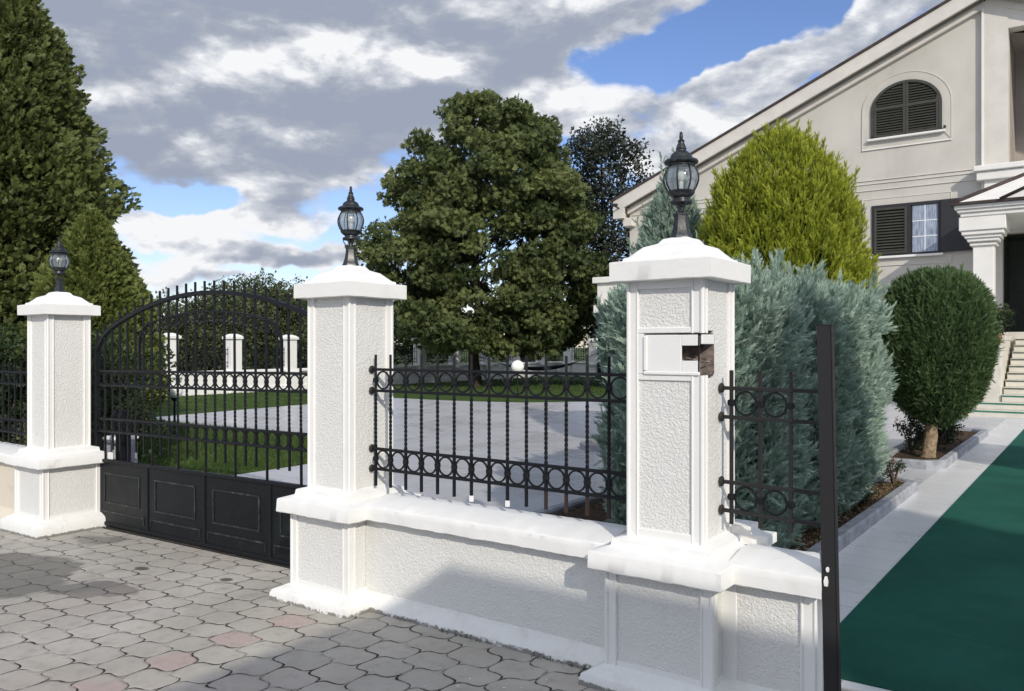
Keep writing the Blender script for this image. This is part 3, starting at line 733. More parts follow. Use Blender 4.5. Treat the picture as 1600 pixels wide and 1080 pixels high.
# ================================================================== GATE PILLARS AND WALLS
def shaft_trim(mb, h, z0, z1, corners=(0, 1, 2, 3), w=.055):
    sg = [(-1, -1), (1, -1), (1, 1), (-1, 1)]
    for k in corners:
        sx, sy = sg[k]
        x0, x1 = sorted((sx * (h - w), sx * h)); y0, y1 = sorted((sy * (h - w), sy * h))
        mb.bbox(x0, x1, y0, y1, z0, z1, .004, 0)
        mb.tube([(sx * (h - .002), sy * (h - .002), z0), (sx * (h - .002), sy * (h - .002), z1)], .0105, 8)
        for (px, py) in ((sx * (h - w + .006), sy * h), (sx * h, sy * (h - w + .006))):
            mb.tube([(px, py, z0), (px, py, z1)], .0055, 6)
def pillar(x, label, seed, kind='plain', zb=0.0):
    r = empty('gate_pillar', (x, 3.688, zb), label, 'pillar', 'white gate pillars with lanterns')
    mb = MB(); mb.sqloft([(.352, -.14), (.362, -.02), (.360, .03), (.350, .052), (.305, .075), (.262, .095), (.25, .12)], n=20, nz=.0032, seed=seed, freq=13)
    mb.build('plinth', SKIRT, r)
    mb = MB(); h = .264
    mb.box(-h + .009, h - .009, -h + .009, h - .009, .06, .552, 1)
    shaft_trim(mb, h, .07, .552); mb2 = mb
    for (a, b, c, d) in ((-h + .05, h - .05, -h + .002, -h + .02), (-h + .05, h - .05, h - .02, h - .002), (-h + .002, -h + .02, -h + .05, h - .05), (h - .02, h - .002, -h + .05, h - .05)):
        mb.box(a, b, c, d, .08, .118, 0)
    mb.build('base_block', [WHITE, STUCCO], r)
    mb = MB(); mb.sqloft([(.27, .546), (.326, .546), (.330, .551), (.329, .625), (.324, .633), (.29, .643), (.252, .655), (.248, .660), (.244, .686), (.238, .690), (.195, .700), (.18, .712)], n=22, nz=.0035, freq=14, seed=seed + 3)
    mb.build('ledge', WHITE, r)
    mb = MB(); h = .188
    if kind == 'plain':
        mb.box(-h + .008, h - .008, -h + .008, h - .008, .69, 1.92, 1)
        shaft_trim(mb, h, .695, 1.917)
    else:
        k = h - .008
        mb.box(-k, k, -k, k, .69, 1.455, 1); mb.box(-k, k, -k, k, 1.675, 1.92, 1)
        mb.box(-k, .060, -k, k, 1.455, 1.675, 1); mb.box(.060, k, -.045, k, 1.455, 1.675, 1)
        shaft_trim(mb, h, .695, 1.917, (0, 2, 3)); shaft_trim(mb, h, .695, 1.470, (1,)); shaft_trim(mb, h, 1.662, 1.917, (1,))
        # smooth bands round the letter box, and frames of the two rough panels on the front
        for (z0, z1) in ((1.442, 1.471), (1.663, 1.690), (1.872, 1.915), (.70, .742)):
            mb.bbox(-h + .05, h - .05, -h - .0015, -h + .03, z0, z1, .003, 0)
        mb.bbox(-h + .05, -.107, -h - .0012, -h + .03, 1.472, 1.662, .003, 0)
    mb.build('shaft', [WHITE, STUCCO], r)
    mb = MB()
    mb.sqloft([(.20, 1.909), (.2515, 1.909), (.254, 1.912), (.254, 1.998), (.2515, 2.001), (.207, 2.009), (.205, 2.021), (.202, 2.023), (.188, 2.027), (.160, 2.052), (.136, 2.076), (.130, 2.079), (.084, 2.096), (.068, 2.117), (.062, 2.121), (.035, 2.128), (.01, 2.130)], n=16, nz=.0022, freq=13, seed=seed + 9)
    mb.build('cap', WHITE, r)
    return r
P1 = pillar(-7.825, 'far left white pillar at the left end of the iron gate', 1, zb=-.02)
P2 = pillar(-3.948, 'middle white pillar between the gate and the iron fence', 2)
P3 = pillar(-1.651, 'nearest white pillar with broken letter box in its shaft', 3, 'letterbox')
def letterbox():
    r = empty('letter_box', (0, 0, 0)); r.parent = P3
    mb = MB(); f = -.1895
    mb.bbox(-.100, .085, f, f + .012, 1.476, 1.655, .003); mb.bbox(.085, .172, f, f + .012, 1.605, 1.655, .002)
    mb.bbox(.085, .172, f, f + .012, 1.476, 1.536, .002)
    for (a, b, c, d) in ((-.105, .176, 1.468, 1.486), (-.105, -.086, 1.486, 1.652),):
        mb.bbox(a, b, f - .008, f + .006, c, d, .004)
    mb.build('door_plate', WHITE, r)
    mb = MB(); mb.bbox(.178, .1885, -.186, -.052, 1.612, 1.656, .002); mb.build('side_flap', WHITE, r)
    mb = MB(); mb.bbox(.166, .173, -.190, -.183, 1.474, 1.660, .001); mb.bbox(-.10, .186, -.188, -.05, 1.6585, 1.6615, .001); mb.build('metal_edge', IRON, r)
    mb = MB(); mb.box(.0605, .064, -.18, -.048, 1.474, 1.656); mb.box(.064, .186, -.050, -.0455, 1.474, 1.656); mb.box(.062, .186, -.182, -.048, 1.4705, 1.475)
    mb.tube([(.10, -.17, 1.55), (.14, -.12, 1.535), (.178, -.075, 1.53)], .004, 6); mb.bbox(.172, .184, -.15, -.09, 1.478, 1.492, .002)
    mb.build('rusty_interior', RUSTIN, r)
def m_rustin():
    t = NT('rusted_dirty_metal'); n = t.noise(18, 6, .7, .6)
    c = t.mix(t.ramp(n, .35, .65), (.06, .052, .048), (.30, .24, .21)); return t.fin(c, .7, t.bump(n, .003, .7), .4)
RUSTIN = m_rustin()
letterbox()

def low_wall(x0, x1, cx0, cx1, label, seed, coping=WHITE, face=STUCCO, skirt=SKIRT, end=False, zb=0, group='low white walls along the street'):
    r = empty('low_wall', ((x0 + x1) / 2, 3.69, zb), label, 'wall', group); ox, oy = r.location.x, 3.69
    mb = MB(); mb.box(x0 - ox, x1 - ox, 3.573 - oy, (3.70 if end else 3.81) - oy, -.15, .56, 1)
    if end:
        e = x1 - ox
        mb.bbox(e - .085, e + .004, 3.566 - oy, 3.705 - oy, 0, .559, .004, 0)
        for q in (e - .085, e - .03): mb.tube([(q, 3.566 - oy, .0), (q, 3.566 - oy, .559)], .007, 6)
        mb.tube([(e + .003, 3.568 - oy, 0), (e + .003, 3.568 - oy, .559)], .009, 6)
        s = x0 - ox; mb.bbox(s, s + .075, 3.568 - oy, 3.60 - oy, 0, .559, .004, 0)
    mb.build('wall_body', [WHITE, face], r)
    mb = MB(); P = [(3.70, -.12), (3.507, -.12), (3.503, .012), (3.515, .035), (3.560, .075), (3.569, .10), (3.60, .105), (3.78, .105), (3.86, .05), (3.87, -.12)]
    mb.runx([(y - oy, z) for y, z in P], x0 - ox, x1 - ox, .03, .003, 0, seed, 14, skew=.25 if end else 0)
    mb.build('skirting', skirt, r)
    mb = MB(); P = [(3.69, .55), (3.60, .549), (3.512, .547), (3.508, .551), (3.507, .60), (3.508, .628), (3.513, .636), (3.585, .658), (3.70, .674), (3.80, .670), (3.856, .655), (3.868, .635), (3.869, .58), (3.862, .552)]
    mb.runx([(y - oy, z) for y, z in P], cx0 - ox, cx1 - ox, .025, .0045, 0, seed + 5, 13, skew=.30 if end else 0)
    mb.build('coping', coping, r)
    return r
low_wall(-3.69, -1.91, -3.64, -1.96, 'low white wall with rough render between the middle and nearest pillars', 4)
W3 = low_wall(-1.405, -.957, -1.35, -.945, 'short white wall stub right of the nearest pillar ending at the dark post', 8, end=True)
mb = MB(); mb.sqloft([(.05, 0), (.053, .002), (.053, .080), (.049, .084)], n=5, nz=.003, seed=1, rect=(.02, 0, .02, .02)); mb.build('mortar_lump', WHITE, W3, (-.235, .215, .655))
mb = MB(); mb.sqloft([(.047, 0), (.049, .002), (.049, .044), (.046, .048)], n=5, nz=.003, seed=2, rect=(.03, 0, .02, .02)); mb.build('mortar_lump', WHITE, W3, (-.145, .205, .655))
low_wall(-16.0, -8.08, -16.0, -8.10, 'cream stained low wall at the far left of the street front', 12, WHITE, CREAMWALL, CREAMWALL, zb=-.06)

# ------------------------------------------------------------------ lanterns
def make_lantern():
    r = empty('pillar_lantern', (0, 0, 0), 'x', 'lantern', 'lanterns on the gate pillars')
    mb = MB(); mb.lathe([(.052, 0), (.052, .006), (.046, .016), (.036, .05), (.031, .085), (.0295, .108), (.033, .112), (.033, .120), (.018, .124)], 12, flute=.07); mb.build('base', LANT, r)
    mb = MB(); mb.lathe([(.016, .118), (.013, .125), (.013, .150), (.020, .158), (.024, .163)], 14)
    for k in range(4):
        a = PI / 4 + k * PI / 2; pts = []
        for i in range(9):
            q = i / 8; rr = .014 + .038 * math.sin(q * PI * .5) ** .8; pts.append((rr * math.cos(a), rr * math.sin(a), .124 + .055 * q ** 1.4))
        mb.tube(pts, .0032, 6)
    mb.build('scroll_neck', LANT, r)
    mb = MB(); mb.lathe([(.022, .162), (.044, .166), (.052, .174), (.050, .182), (.040, .186), (.038, .194), (.055, .206), (.064, .216), (.066, .226), (.060, .230), (.02, .230)], 28)
    mb.build('gallery', LANT, r)
    def gr(z):                                   # barrel of the glass
        q = (z - .228) / .122; return .057 + .0265 * math.sin(PI * min(1, max(0, q * .93 + .04))) ** .85
    mb = MB(); mb.lathe([(gr(z) - .004, z) for z in np.linspace(.229, .349, 13)], 30); g = mb.build('glass', GLASS, r)
    for k in range(8):
        a = k * PI / 4 + .2; mb = MB()
        mb.tube([((gr(z) + .001) * math.cos(a), (gr(z) + .001) * math.sin(a), z) for z in np.linspace(.226, .354, 12)], .0042, 5); mb.build('rib', LANT, r)
    mb = MB(); mb.lathe([(.010, .23), (.012, .255), (.012, .275), (.022, .285), (.026, .305), (.018, .322), (.008, .33)], 14); mb.build('bulb', GLOBE, r)
    mb = MB(); mb.lathe([(.060, .346), (.064, .350), (.064, .358), (.080, .362), (.083, .369), (.079, .377), (.066, .383), (.055, .388), (.052, .396), (.048, .406), (.036, .415), (.026, .421),
                         (.024, .428), (.026, .433), (.020, .450), (.014, .464), (.0145, .468), (.018, .470), (.0145, .474), (.008, .482), (.0095, .492), (.0075, .502), (.0085, .508), (.004, .516)], 26)
    mb.build('roof', LANT, r)
    return r
lan = make_lantern()
for i, (x, z, lb, rz) in enumerate(((-7.825, 2.108, 'black lantern on the far left pillar in front of the tall thuja', .1), (-3.948, 2.128, 'black lantern on the middle pillar against the cloudy sky', .35), (-1.651, 2.128, 'large black lantern on the nearest pillar in front of the house gable', .0))):
    o = lan if i == 0 else copy_tree(lan); o.location = (x, 3.688, z - .004); o.rotation_euler.z = rz; o['label'] = lb

# ------------------------------------------------------------------ wrought iron
def twisted_bar(zb, zt, t0, t1, w=.0072, pitch=.105):
    mb = MB(); zs = [zb] + ([t0 + (t1 - t0) * i / 56 for i in range(57)] if t1 > t0 else []) + [zt]; vs = []
    for z in zs:
        a = 0 if not t1 > t0 else min(max(z - t0, 0), t1 - t0) / pitch * 2 * PI
        for k in range(4):
            th = a + PI / 4 + k * PI / 2; vs.append((w * 1.414 * math.cos(th), w * 1.414 * math.sin(th), z))
    n = len(zs); fs = [(i * 4 + k, i * 4 + (k + 1) % 4, (i + 1) * 4 + (k + 1) % 4, (i + 1) * 4 + k) for i in range(n - 1) for k in range(4)] + [(3, 2, 1, 0), tuple(range(4 * n - 4, 4 * n))]
    mb.add(vs, fs, 0, False); return mb
def ring_mesh(rad=.054):
    mb = MB(); mb.tube([(rad * math.cos(a), 0, rad * math.sin(a)) for a in np.linspace(0, 2 * PI, 29)[:-1]], .0062, 4, closed=True, ref=(0, 1, 0), smooth=False)
    return mb.mesh('ring', IRON)
RING = ring_mesh()
def collar_mesh(hz=.014):
    mb = MB(); mb.bbox(-.016, .016, -.0125, .0125, -hz, hz, .003); mb.bbox(-.019, .019, -.010, .010, -hz * .45, hz * .45, .003); return mb.mesh('collar', IRON)
COLLAR = collar_mesh()
def flange_mesh():
    mb = MB(); mb.lathe([(.024, 0), (.025, .004), (.021, .010), (.010, .014)], 16)
    me = mb.mesh('wall_flange', RUSTY_K); me.transform(Matrix.Rotation(R(90), 4, 'Y')); return me
RUSTY_K = m_iron('weathered_black_iron', (.03, .028, .026), .6, .6)
FLANGE = flange_mesh()

def fence_panel(root, bars, ztop, zbot, rails, x0, x1, twist, mat=IRON, rails_drop=0.0, rusty_from=None, ring=True):
    """rails: four heights, high to low; rings between each pair"""
    hi = twisted_bar(zbot, ztop, rails[2] + .02, rails[1] - .02) if twist else twisted_bar(zbot, ztop, 0, 0)
    me = hi.mesh('bar', mat)
    tailm = MB(); tailm.box(-.0076, .0076, -.0076, .0076, zbot - .002, rails[3] - .012); tail = tailm.mesh('rusty_tail', RUSTY)
    for i, x in enumerate(bars):
        b = link('bar', me, root, (x, 0, 0))
        if rusty_from is not None and i >= rusty_from: link('rusty_tail', tail, b)
        for (a, c) in ((rails[0], rails[1]), (rails[2], rails[3])):
            link('collar', COLLAR, b, (0, 0, (a + c) / 2))
    for (a, c) in ((rails[0], rails[1]), (rails[2], rails[3])):
        for i in range(len(bars) - 1): link('ring', RING, root, ((bars[i] + bars[i + 1]) / 2, 0, (a + c) / 2))
    for z in rails:
        mb = MB(); mb.bbox(x0, x1, -.0095, .0095, z - .0085, z + .0085, .002); mb.build('rail', mat, root)

FR = empty('iron_fence', (-3.76, 3.69, 0), 'black wrought iron fence with rings and twisted bars above the low white wall', 'fence')
bars = [.037 + .1288 * i for i in range(15)]
fence_panel(FR, bars, 1.551, .722, (1.457, 1.323, .957, .830), .012, 1.921, True, rusty_from=10)
for z in (1.457, 1.323, .957, .830): link('wall_flange', FLANGE, FR, (.0, 0, z))
mb = MB(); mb.sqloft([(.0088, 0), (.0092, .016), (.0080, .034)], n=3, nz=.0012); dab = mb.mesh('paint_blob', WHITE)
for k in (6, 8): link('paint_blob', dab, FR, (bars[k], 0, .708))
FS = empty('iron_fence', (-1.463, 3.72, 0), 'small iron fence panel between the nearest pillar and the dark steel post', 'fence', rz=-R(8))
fence_panel(FS, [.055, .20, .345], 1.49, .77, (1.406, 1.270, .964, .830), .012, .50, False, IRON_BROWN)
for z in (1.406, 1.270, .964, .830): link('wall_flange', FLANGE, FS, (0, 0, z), R(8))
# second panel beyond the left pillar
FL = empty('iron_fence', (-16.0, 3.69, -.05), 'black iron fence behind the far left pillar in front of dark bushes', 'fence')
fence_panel(FL, [.1 + .1305 * i for i in range(60)][:60], 1.50, .70, (1.40, 1.28, .93, .80), 0, 7.9, False)

# steel post at the right end of the wall
mb = MB(); vs = []
for (z, dx) in ((-.1, 0), (1.69, -.035)):
    for (x, y) in ((-.028, -.028), (.028, -.028), (.028, .028), (-.028, .028)): vs.append((x + dx, y, z))
mb.add(vs, [(3, 2, 1, 0), (4, 5, 6, 7), (0, 1, 5, 4), (1, 2, 6, 5), (2, 3, 7, 6), (3, 0, 4, 7)])
vs = []
for (z, dx) in ((-.1, 0), (1.69, -.035)):
    for (x, y) in ((.030, -.030), (.034, -.030), (.034, -.004), (.030, -.004)): vs.append((x + dx, y, z))
mb.add(vs, [(3, 2, 1, 0), (4, 5, 6, 7), (0, 1, 5, 4), (1, 2, 6, 5), (2, 3, 7, 6), (3, 0, 4, 7)])
PO = empty('steel_post', (-.912, 3.573, 0), 'tall dark grey square steel post at the end of the white wall', 'post')
mb.build('post_tube', IRON_BROWN, PO)
mb = MB(); mb.bbox(-.064, .001, -.030, .030, 1.69, 1.6935, .001); mb.build('end_plate', IRON_BROWN, PO)
mb = MB(); mb.sqloft([(.006, 0), (.008, .02), (.004, .04)], n=2, nz=.003); mb.build('paint_blob', WHITE, PO, (-.024, -.031, .600))
mb = MB(); mb.sqloft([(.004, 0), (.006, .012), (.003, .02)], n=2, nz=.003); mb.build('paint_blob', WHITE, PO, (-.018, -.031, .66))

# ------------------------------------------------------------------ the gate
GT = empty('sliding_gate', (-4.0, 3.935, .008), 'black arched wrought iron driveway gate with solid sheet base', 'gate')
GT.rotation_euler.y = -.011
def gz(x, top): return top - (x + 1.9) ** 2 / 7.85 - .011 * x - .008     # x local (negative), top = height of the crown of the arch
GR = (1.405, 1.272, .965, .848)
gb = [-.07 - .1306 * i for i in range(28)]
for i, x in enumerate(gb):
    long = (i % 3 == 2)
    zt = gz(x, 2.135); zb = .59 if long else .685
    b = twisted_bar(zb, zt, 1.0, 1.25 , .0075, .12).build('bar', IRON, GT, (x, 0, 0))
    for (a, c) in ((GR[0], GR[1]), (GR[2], GR[3])): link('collar', COLLAR, b, (0, 0, (a + c) / 2))
    if -2.86 < x < -.95: link('collar', COLLAR, b, (0, 0, gz(x, 1.885) - .085))
for (a, c) in ((GR[0], GR[1]), (GR[2], GR[3])):
    for i in range(27): link('ring', RING, GT, ((gb[i] + gb[i + 1]) / 2, 0, (a + c) / 2))
for z in GR:
    mb = MB(); mb.bbox(-3.60, -.01, -.011, .011, z - .010, z + .010, .002); mb.build('rail', IRON, GT)
mb = MB(); mb.tube([(x, 0, gz(x, 2.04) - (.10 * max(0, (-x - 3.35) / .25) ** 2)) for x in np.linspace(-3.62, 0, 46)], .021, 4, smooth=False, flat=(1.1, 1.35), ref=(0, 1, 0)); mb.build('top_arch', IRON, GT)
pts = []
for x in np.linspace(-2.86, -.95, 30):
    e = min(x + 2.86, -.95 - x); drop = .07 * max(0, 1 - e / .12) ** 2
    pts.append((x, 0, gz(x, 1.888) - drop))
pts = [(-2.875, 0, GR[0])] + [(-2.875, 0, pts[0][2] - .06)] + pts + [(-.935, 0, pts[-1][2] - .06), (-.935, 0, GR[0])]
mb = MB(); mb.tube(pts, .0105, 4, smooth=False, flat=(1, 1.5), ref=(0, 1, 0)); mb.build('inner_arch', IRON, GT)
mb = MB(); pts = []
for i in range(26):                              # one C scroll pair hanging in each gap under the inner arch
    q = i / 25; a = PI * (-.55 + 2.1 * q); rr = .047 if .26 < q < .74 else .047
    pts.append((.047 * math.cos(a + PI * .5 * 0) , 0, .047 * math.sin(a)))
arc = [(.05 * math.cos(t), 0, .055 * math.sin(t)) for t in np.linspace(PI * 1.0, 0, 13)]
curl = lambda s: [(s * (.05 - .018 + .018 * math.cos(t)), 0, -.018 * math.sin(t) * 1.2) for t in np.linspace(0, PI * 1.4, 9)]
mb = MB(); mb.tube(list(reversed(curl(-1))) + arc + curl(1), .005, 5, ref=(0, 1, 0)); SCR = mb.mesh('scroll', IRON)
for i in range(27):
    xm = (gb[i] + gb[i + 1]) / 2
    if -2.80 < xm < -1.0: link('scroll', SCR, GT, (xm, 0, gz(xm, 1.885) - .068))
for x in (-3.61, -.01):
    mb = MB(); mb.bbox(x - .022, x + .022, -.022, .022, .02, gz(x, 2.04) - (.10 if x < -1 else 0) + .0, .003); mb.build('stile', IRON, GT)
def gate_base():
    r = empty('sheet_base', (0, 0, 0)); r.parent = GT
    xs = [-3.60, -2.76, -1.92, -1.08, -.24, -.02]
    for i in range(5):
        a, b = xs[i], xs[i + 1]
        mb = MB(); mb.box(a, b, -.004, .004, .0, .575, 0); mb.build('sheet', SHEET, r)
    for i in range(5):
        a, b = xs[i], xs[i + 1]; mb = MB()
        if i < 4:
            for (p, q, z0, z1) in ((a + .12, b - .12, .19, .205), (a + .12, b - .12, .455, .470), (a + .12, a + .135, .205, .455), (b - .135, b - .12, .205, .455),
                                   (a + .05, b - .05, .108, .122), (a + .05, a + .062, .055, .108), (b - .062, b - .05, .055, .108)):
                mb.bbox(p, q, -.011, -.003, z0, z1, .002)
        else: mb.bbox(a + .05, b - .05, -.011, -.003, .108, .122, .002)
        mb.build('moulding', MOULD, r)
    mb = MB()
    for x in xs: mb.bbox(x - .019, x + .019, -.0135, .017, .01, .582, .002)
    mb.bbox(-3.62, 0, -.019, .019, .566, .594, .003); mb.bbox(-3.62, 0, -.016, .016, -.012, .018, .002)
    mb.build('base_frame', IRON, r)
gate_base()
mb = MB(); mb.runx([(-.03, -.02), (-.03, .012), (-.012, .016), (-.012, -.02)], -3.62, .05, .08, .002, 0, 3); mb.runx([(.012, -.02), (.012, .016), (.03, .012), (.03, -.02)], -3.62, .05, .08, .002, 0, 4)
o = mb.build('gate_track', RUSTY_K, None, (-4.0, 3.925, -.014)); o.rotation_euler.y = -.0175
tag(o, 'rusty ground track along the foot of the driveway gate', 'track')

GM = empty('gate_motor', (-7.74, 4.20, 0), 'grey gate motor housing behind the left end of the gate', 'gate motor')
mb = MB(); mb.bbox(-.10, .12, -.10, .14, 0, .69, .02); mb.build('housing', KERB, GM)
mb = MB(); mb.bbox(-.11, .13, -.11, .15, .691, .74, .02); mb.build('housing_lid', GLOBE, GM)
mb = MB(); mb.bbox(-.05, .05, -.05, .05, 0, 1.0, .004); mb.bbox(-.055, .055, -.08, -.05, .86, .98, .004)
tag(mb.build('guide_post', IRON, None, (-7.50, 4.12, 0)), 'short black guide post behind the gate near the motor', 'post')

# ================================================================== BOUNDARY WALLS INSIDE THE GARDEN
def simple_pillar(r, x, y, w, zt, name='wall_pillar'):
    mb = MB(); h = w / 2
    mb.bbox(-h, h, -h, h, 0, zt - .16, .01); mb.bbox(-h - .06, h + .06, -h - .06, h + .06, .60, .72, .01)
    mb.bbox(-h - .06, h + .06, -h - .06, h + .06, zt - .16, zt - .06, .01)
    mb.sqloft([(h + .02, zt - .06), (h, zt - .03), (h * .55, zt + .02), (h * .4, zt + .03)], n=4, nz=.002)
    return mb.build(name, WHITE, r, (x, y, 0))
def iron_panel_mesh(L_, z0=.85, z1=1.60, step=.13):
    mb = MB(); n = int(L_ / step)
    for i in range(n + 1):
        x = L_ * i / n; mb.box(x - .009, x + .009, -.009, .009, z0, z1)
    for z in (z1 - .09, z1 - .22, z0 + .22, z0 + .09): mb.box(0, L_, -.012, .012, z - .012, z + .012)
    return mb.mesh('iron_panel', IRON)
WL = empty('garden_wall', (-24.5, 4, 0), 'white low wall with capped pillars behind the lawn seen through the gate', 'wall')
mb = MB(); mb.bbox(-.12, .12, 0, 34, -.1, .68, .01); mb.bbox(-.19, .19, 0, 34, .685, .79, .02); mb.bbox(-.15, .15, 0, 34, -.1, .2, .02); mb.build('wall_body', WHITE, WL)
ys = [15.0 - 2.4 * k for k in range(4, 0, -1)] + [15.0 + 2.4 * k for k in range(0, 10)]
for y in ys: simple_pillar(WL, 0, y - 4, .42, 2.02)
pm = iron_panel_mesh(1.98)
for y in ys[:-1]:
    o = link('iron_panel', pm, WL, (0, y - 4 + .21, 0), R(90))
WB = empty('garden_wall', (-24.5, 38, 0), 'white back wall with close set pillars seen under the chestnut tree', 'wall')
mb = MB(); mb.bbox(.2, 30, -.12, .12, -.1, .70, .01); mb.bbox(.2, 30, -.19, .19, .705, .80, .02); mb.build('wall_body', WHITE, WB)
pm2 = iron_panel_mesh(1.16)
for k in range(18):
    simple_pillar(WB, .9 + 1.6 * k, 0, .42, 2.02)
    link('iron_panel', pm2, WB, (.9 + 1.6 * k + .22, 0, 0))
def far_house(x0, x1, y, d, h, label, n):
    r = empty('distant_house', ((x0 + x1) / 2, y, 0), label, 'house'); w = (x1 - x0) / 2
    mb = MB(); mb.box(-w, w, 0, d, -.4, h); mb.build('wall', TRIM, r)
    mb = MB(); mb.prism([(-w - .4, h + .003), (w + .4, h + .003), (w + .4, h + .12), (0, h + 1.6), (-w - .4, h + .12)], -.4, d + .4, 'y'); mb.build('roof', ROOFTILE, r)
    for k in range(n):
        x = -w + 2 * w * (k + .5) / n
        mb = MB(); mb.bbox(x - .55, x + .55, -.04, .02, .95, 2.1, .01); f = mb.build('window', WFRAME, r)
        mb = MB(); mb.box(x - .48, x + .48, -.05, -.045, 1.02, 2.03); mb.build('pane', DARKROOM, f)
far_house(-30, -12, 56, 9, 2.7, 'pale low house glimpsed behind the back garden wall', 6)
mb = MB(); mb.bbox(0, .14, 0, 3.4, -.4, 2.0, .01); tag(mb.build('concrete_wall', BALC, None, (-27.6, 23.4, 0)), 'beige concrete wall piece beyond the garden wall right of its pillars', 'wall')

# ------------------------------------------------------------------ globe garden lamps
def globe_lamp(x, y, zc, r_, label):
    r = empty('globe_lamp', (x, y, 0), label, 'garden lamp', 'white globe lamps on black posts')
    mb = MB(); mb.lathe([(.07, 0), (.07, .03), (.028, .05), (.022, .1), (.022, zc - r_ - .05), (.05, zc - r_ - .02), (.075, zc - r_ * .86)], 12); mb.build('post', IRON, r)
    mb = MB(); mb.lathe([(max(.004, r_ * math.sin(a)), zc - r_ * math.cos(a)) for a in np.linspace(.05, PI - .02, 18)], 28); mb.build('globe', GLOBE, r)
globe_lamp(-15.0, 21.1, .97, .205, 'white globe lamp on a short post on the lawn edge under the chestnut tree')
globe_lamp(-13.8, 8.55, .79, .145, 'white globe lamp behind the gate near the thuja')

# ------------------------------------------------------------------ hammock and chairs under the trees
HM = empty('hammock', (-19.6, 27.5, 0), 'dark hammock slung low between the chestnut and the slender tree', 'hammock')
a, b = Vector((-.9, -1.5, 1.25)), Vector((1.65, 3.9, 1.35)); pts = []
for i in range(15):
    k = i / 14; p = a.lerp(b, k); p.z -= .62 * 4 * k * (1 - k); pts.append(p)
mb = MB(); mb.tube(pts, [.012] * 3 + [.08, .2, .3, .34, .36, .34, .3, .2, .08] + [.012] * 3, 8, flat=(1, .25)); mb.build('cloth', m_plain('dark_blue_cloth', (.02, .025, .035), .9, .2), HM)
mb = MB(); mb.tube([a + Vector((-.1, -.15, .1)), a, pts[2]], .012, 5); mb.tube([b + Vector((.1, .15, .1)), b, pts[12]], .012, 5); mb.build('rope', IRON, HM)
def chair():
    r = empty('garden_chair', (0, 0, 0), 'x', 'chair', 'white garden chairs in the shade of the chestnut tree')
    mb = MB(); mb.bbox(-.24, .24, -.22, .22, .40, .43, .01); mb.build('seat', GLOBE, r)
    mb = MB()
    for k in range(5): mb.bbox(-.22 + .1 * k, -.18 + .1 * k, .20, .225, .43, .84, .005)
    mb.bbox(-.25, .25, .195, .235, .84, .90, .01); mb.build('backrest', GLOBE, r)
    for sx in (-1, 1):
        for sy in (-1, 1):
            mb = MB(); mb.tube([(sx * .21, sy * .19, .40), (sx * .26, sy * .24, 0)], .02, 6); mb.build('leg', GLOBE, r)
        mb = MB(); mb.tube([(sx * .25, -.2, .42), (sx * .26, -.2, .62), (sx * .25, .2, .64)], .018, 6); mb.build('armrest', GLOBE, r)
    return r
ch = chair()
for i, (x, y, rz, lb) in enumerate(((-22.3, 30.4, 2.6, 'white garden chair nearest the chestnut trunk'), (-21.0, 31.6, 1.9, 'white garden chair left of the globe lamp, farther from the trunk'))):
    o = ch if i == 0 else copy_tree(ch); o.location = (x, y, 0); o.rotation_euler.z = rz; o['label'] = lb

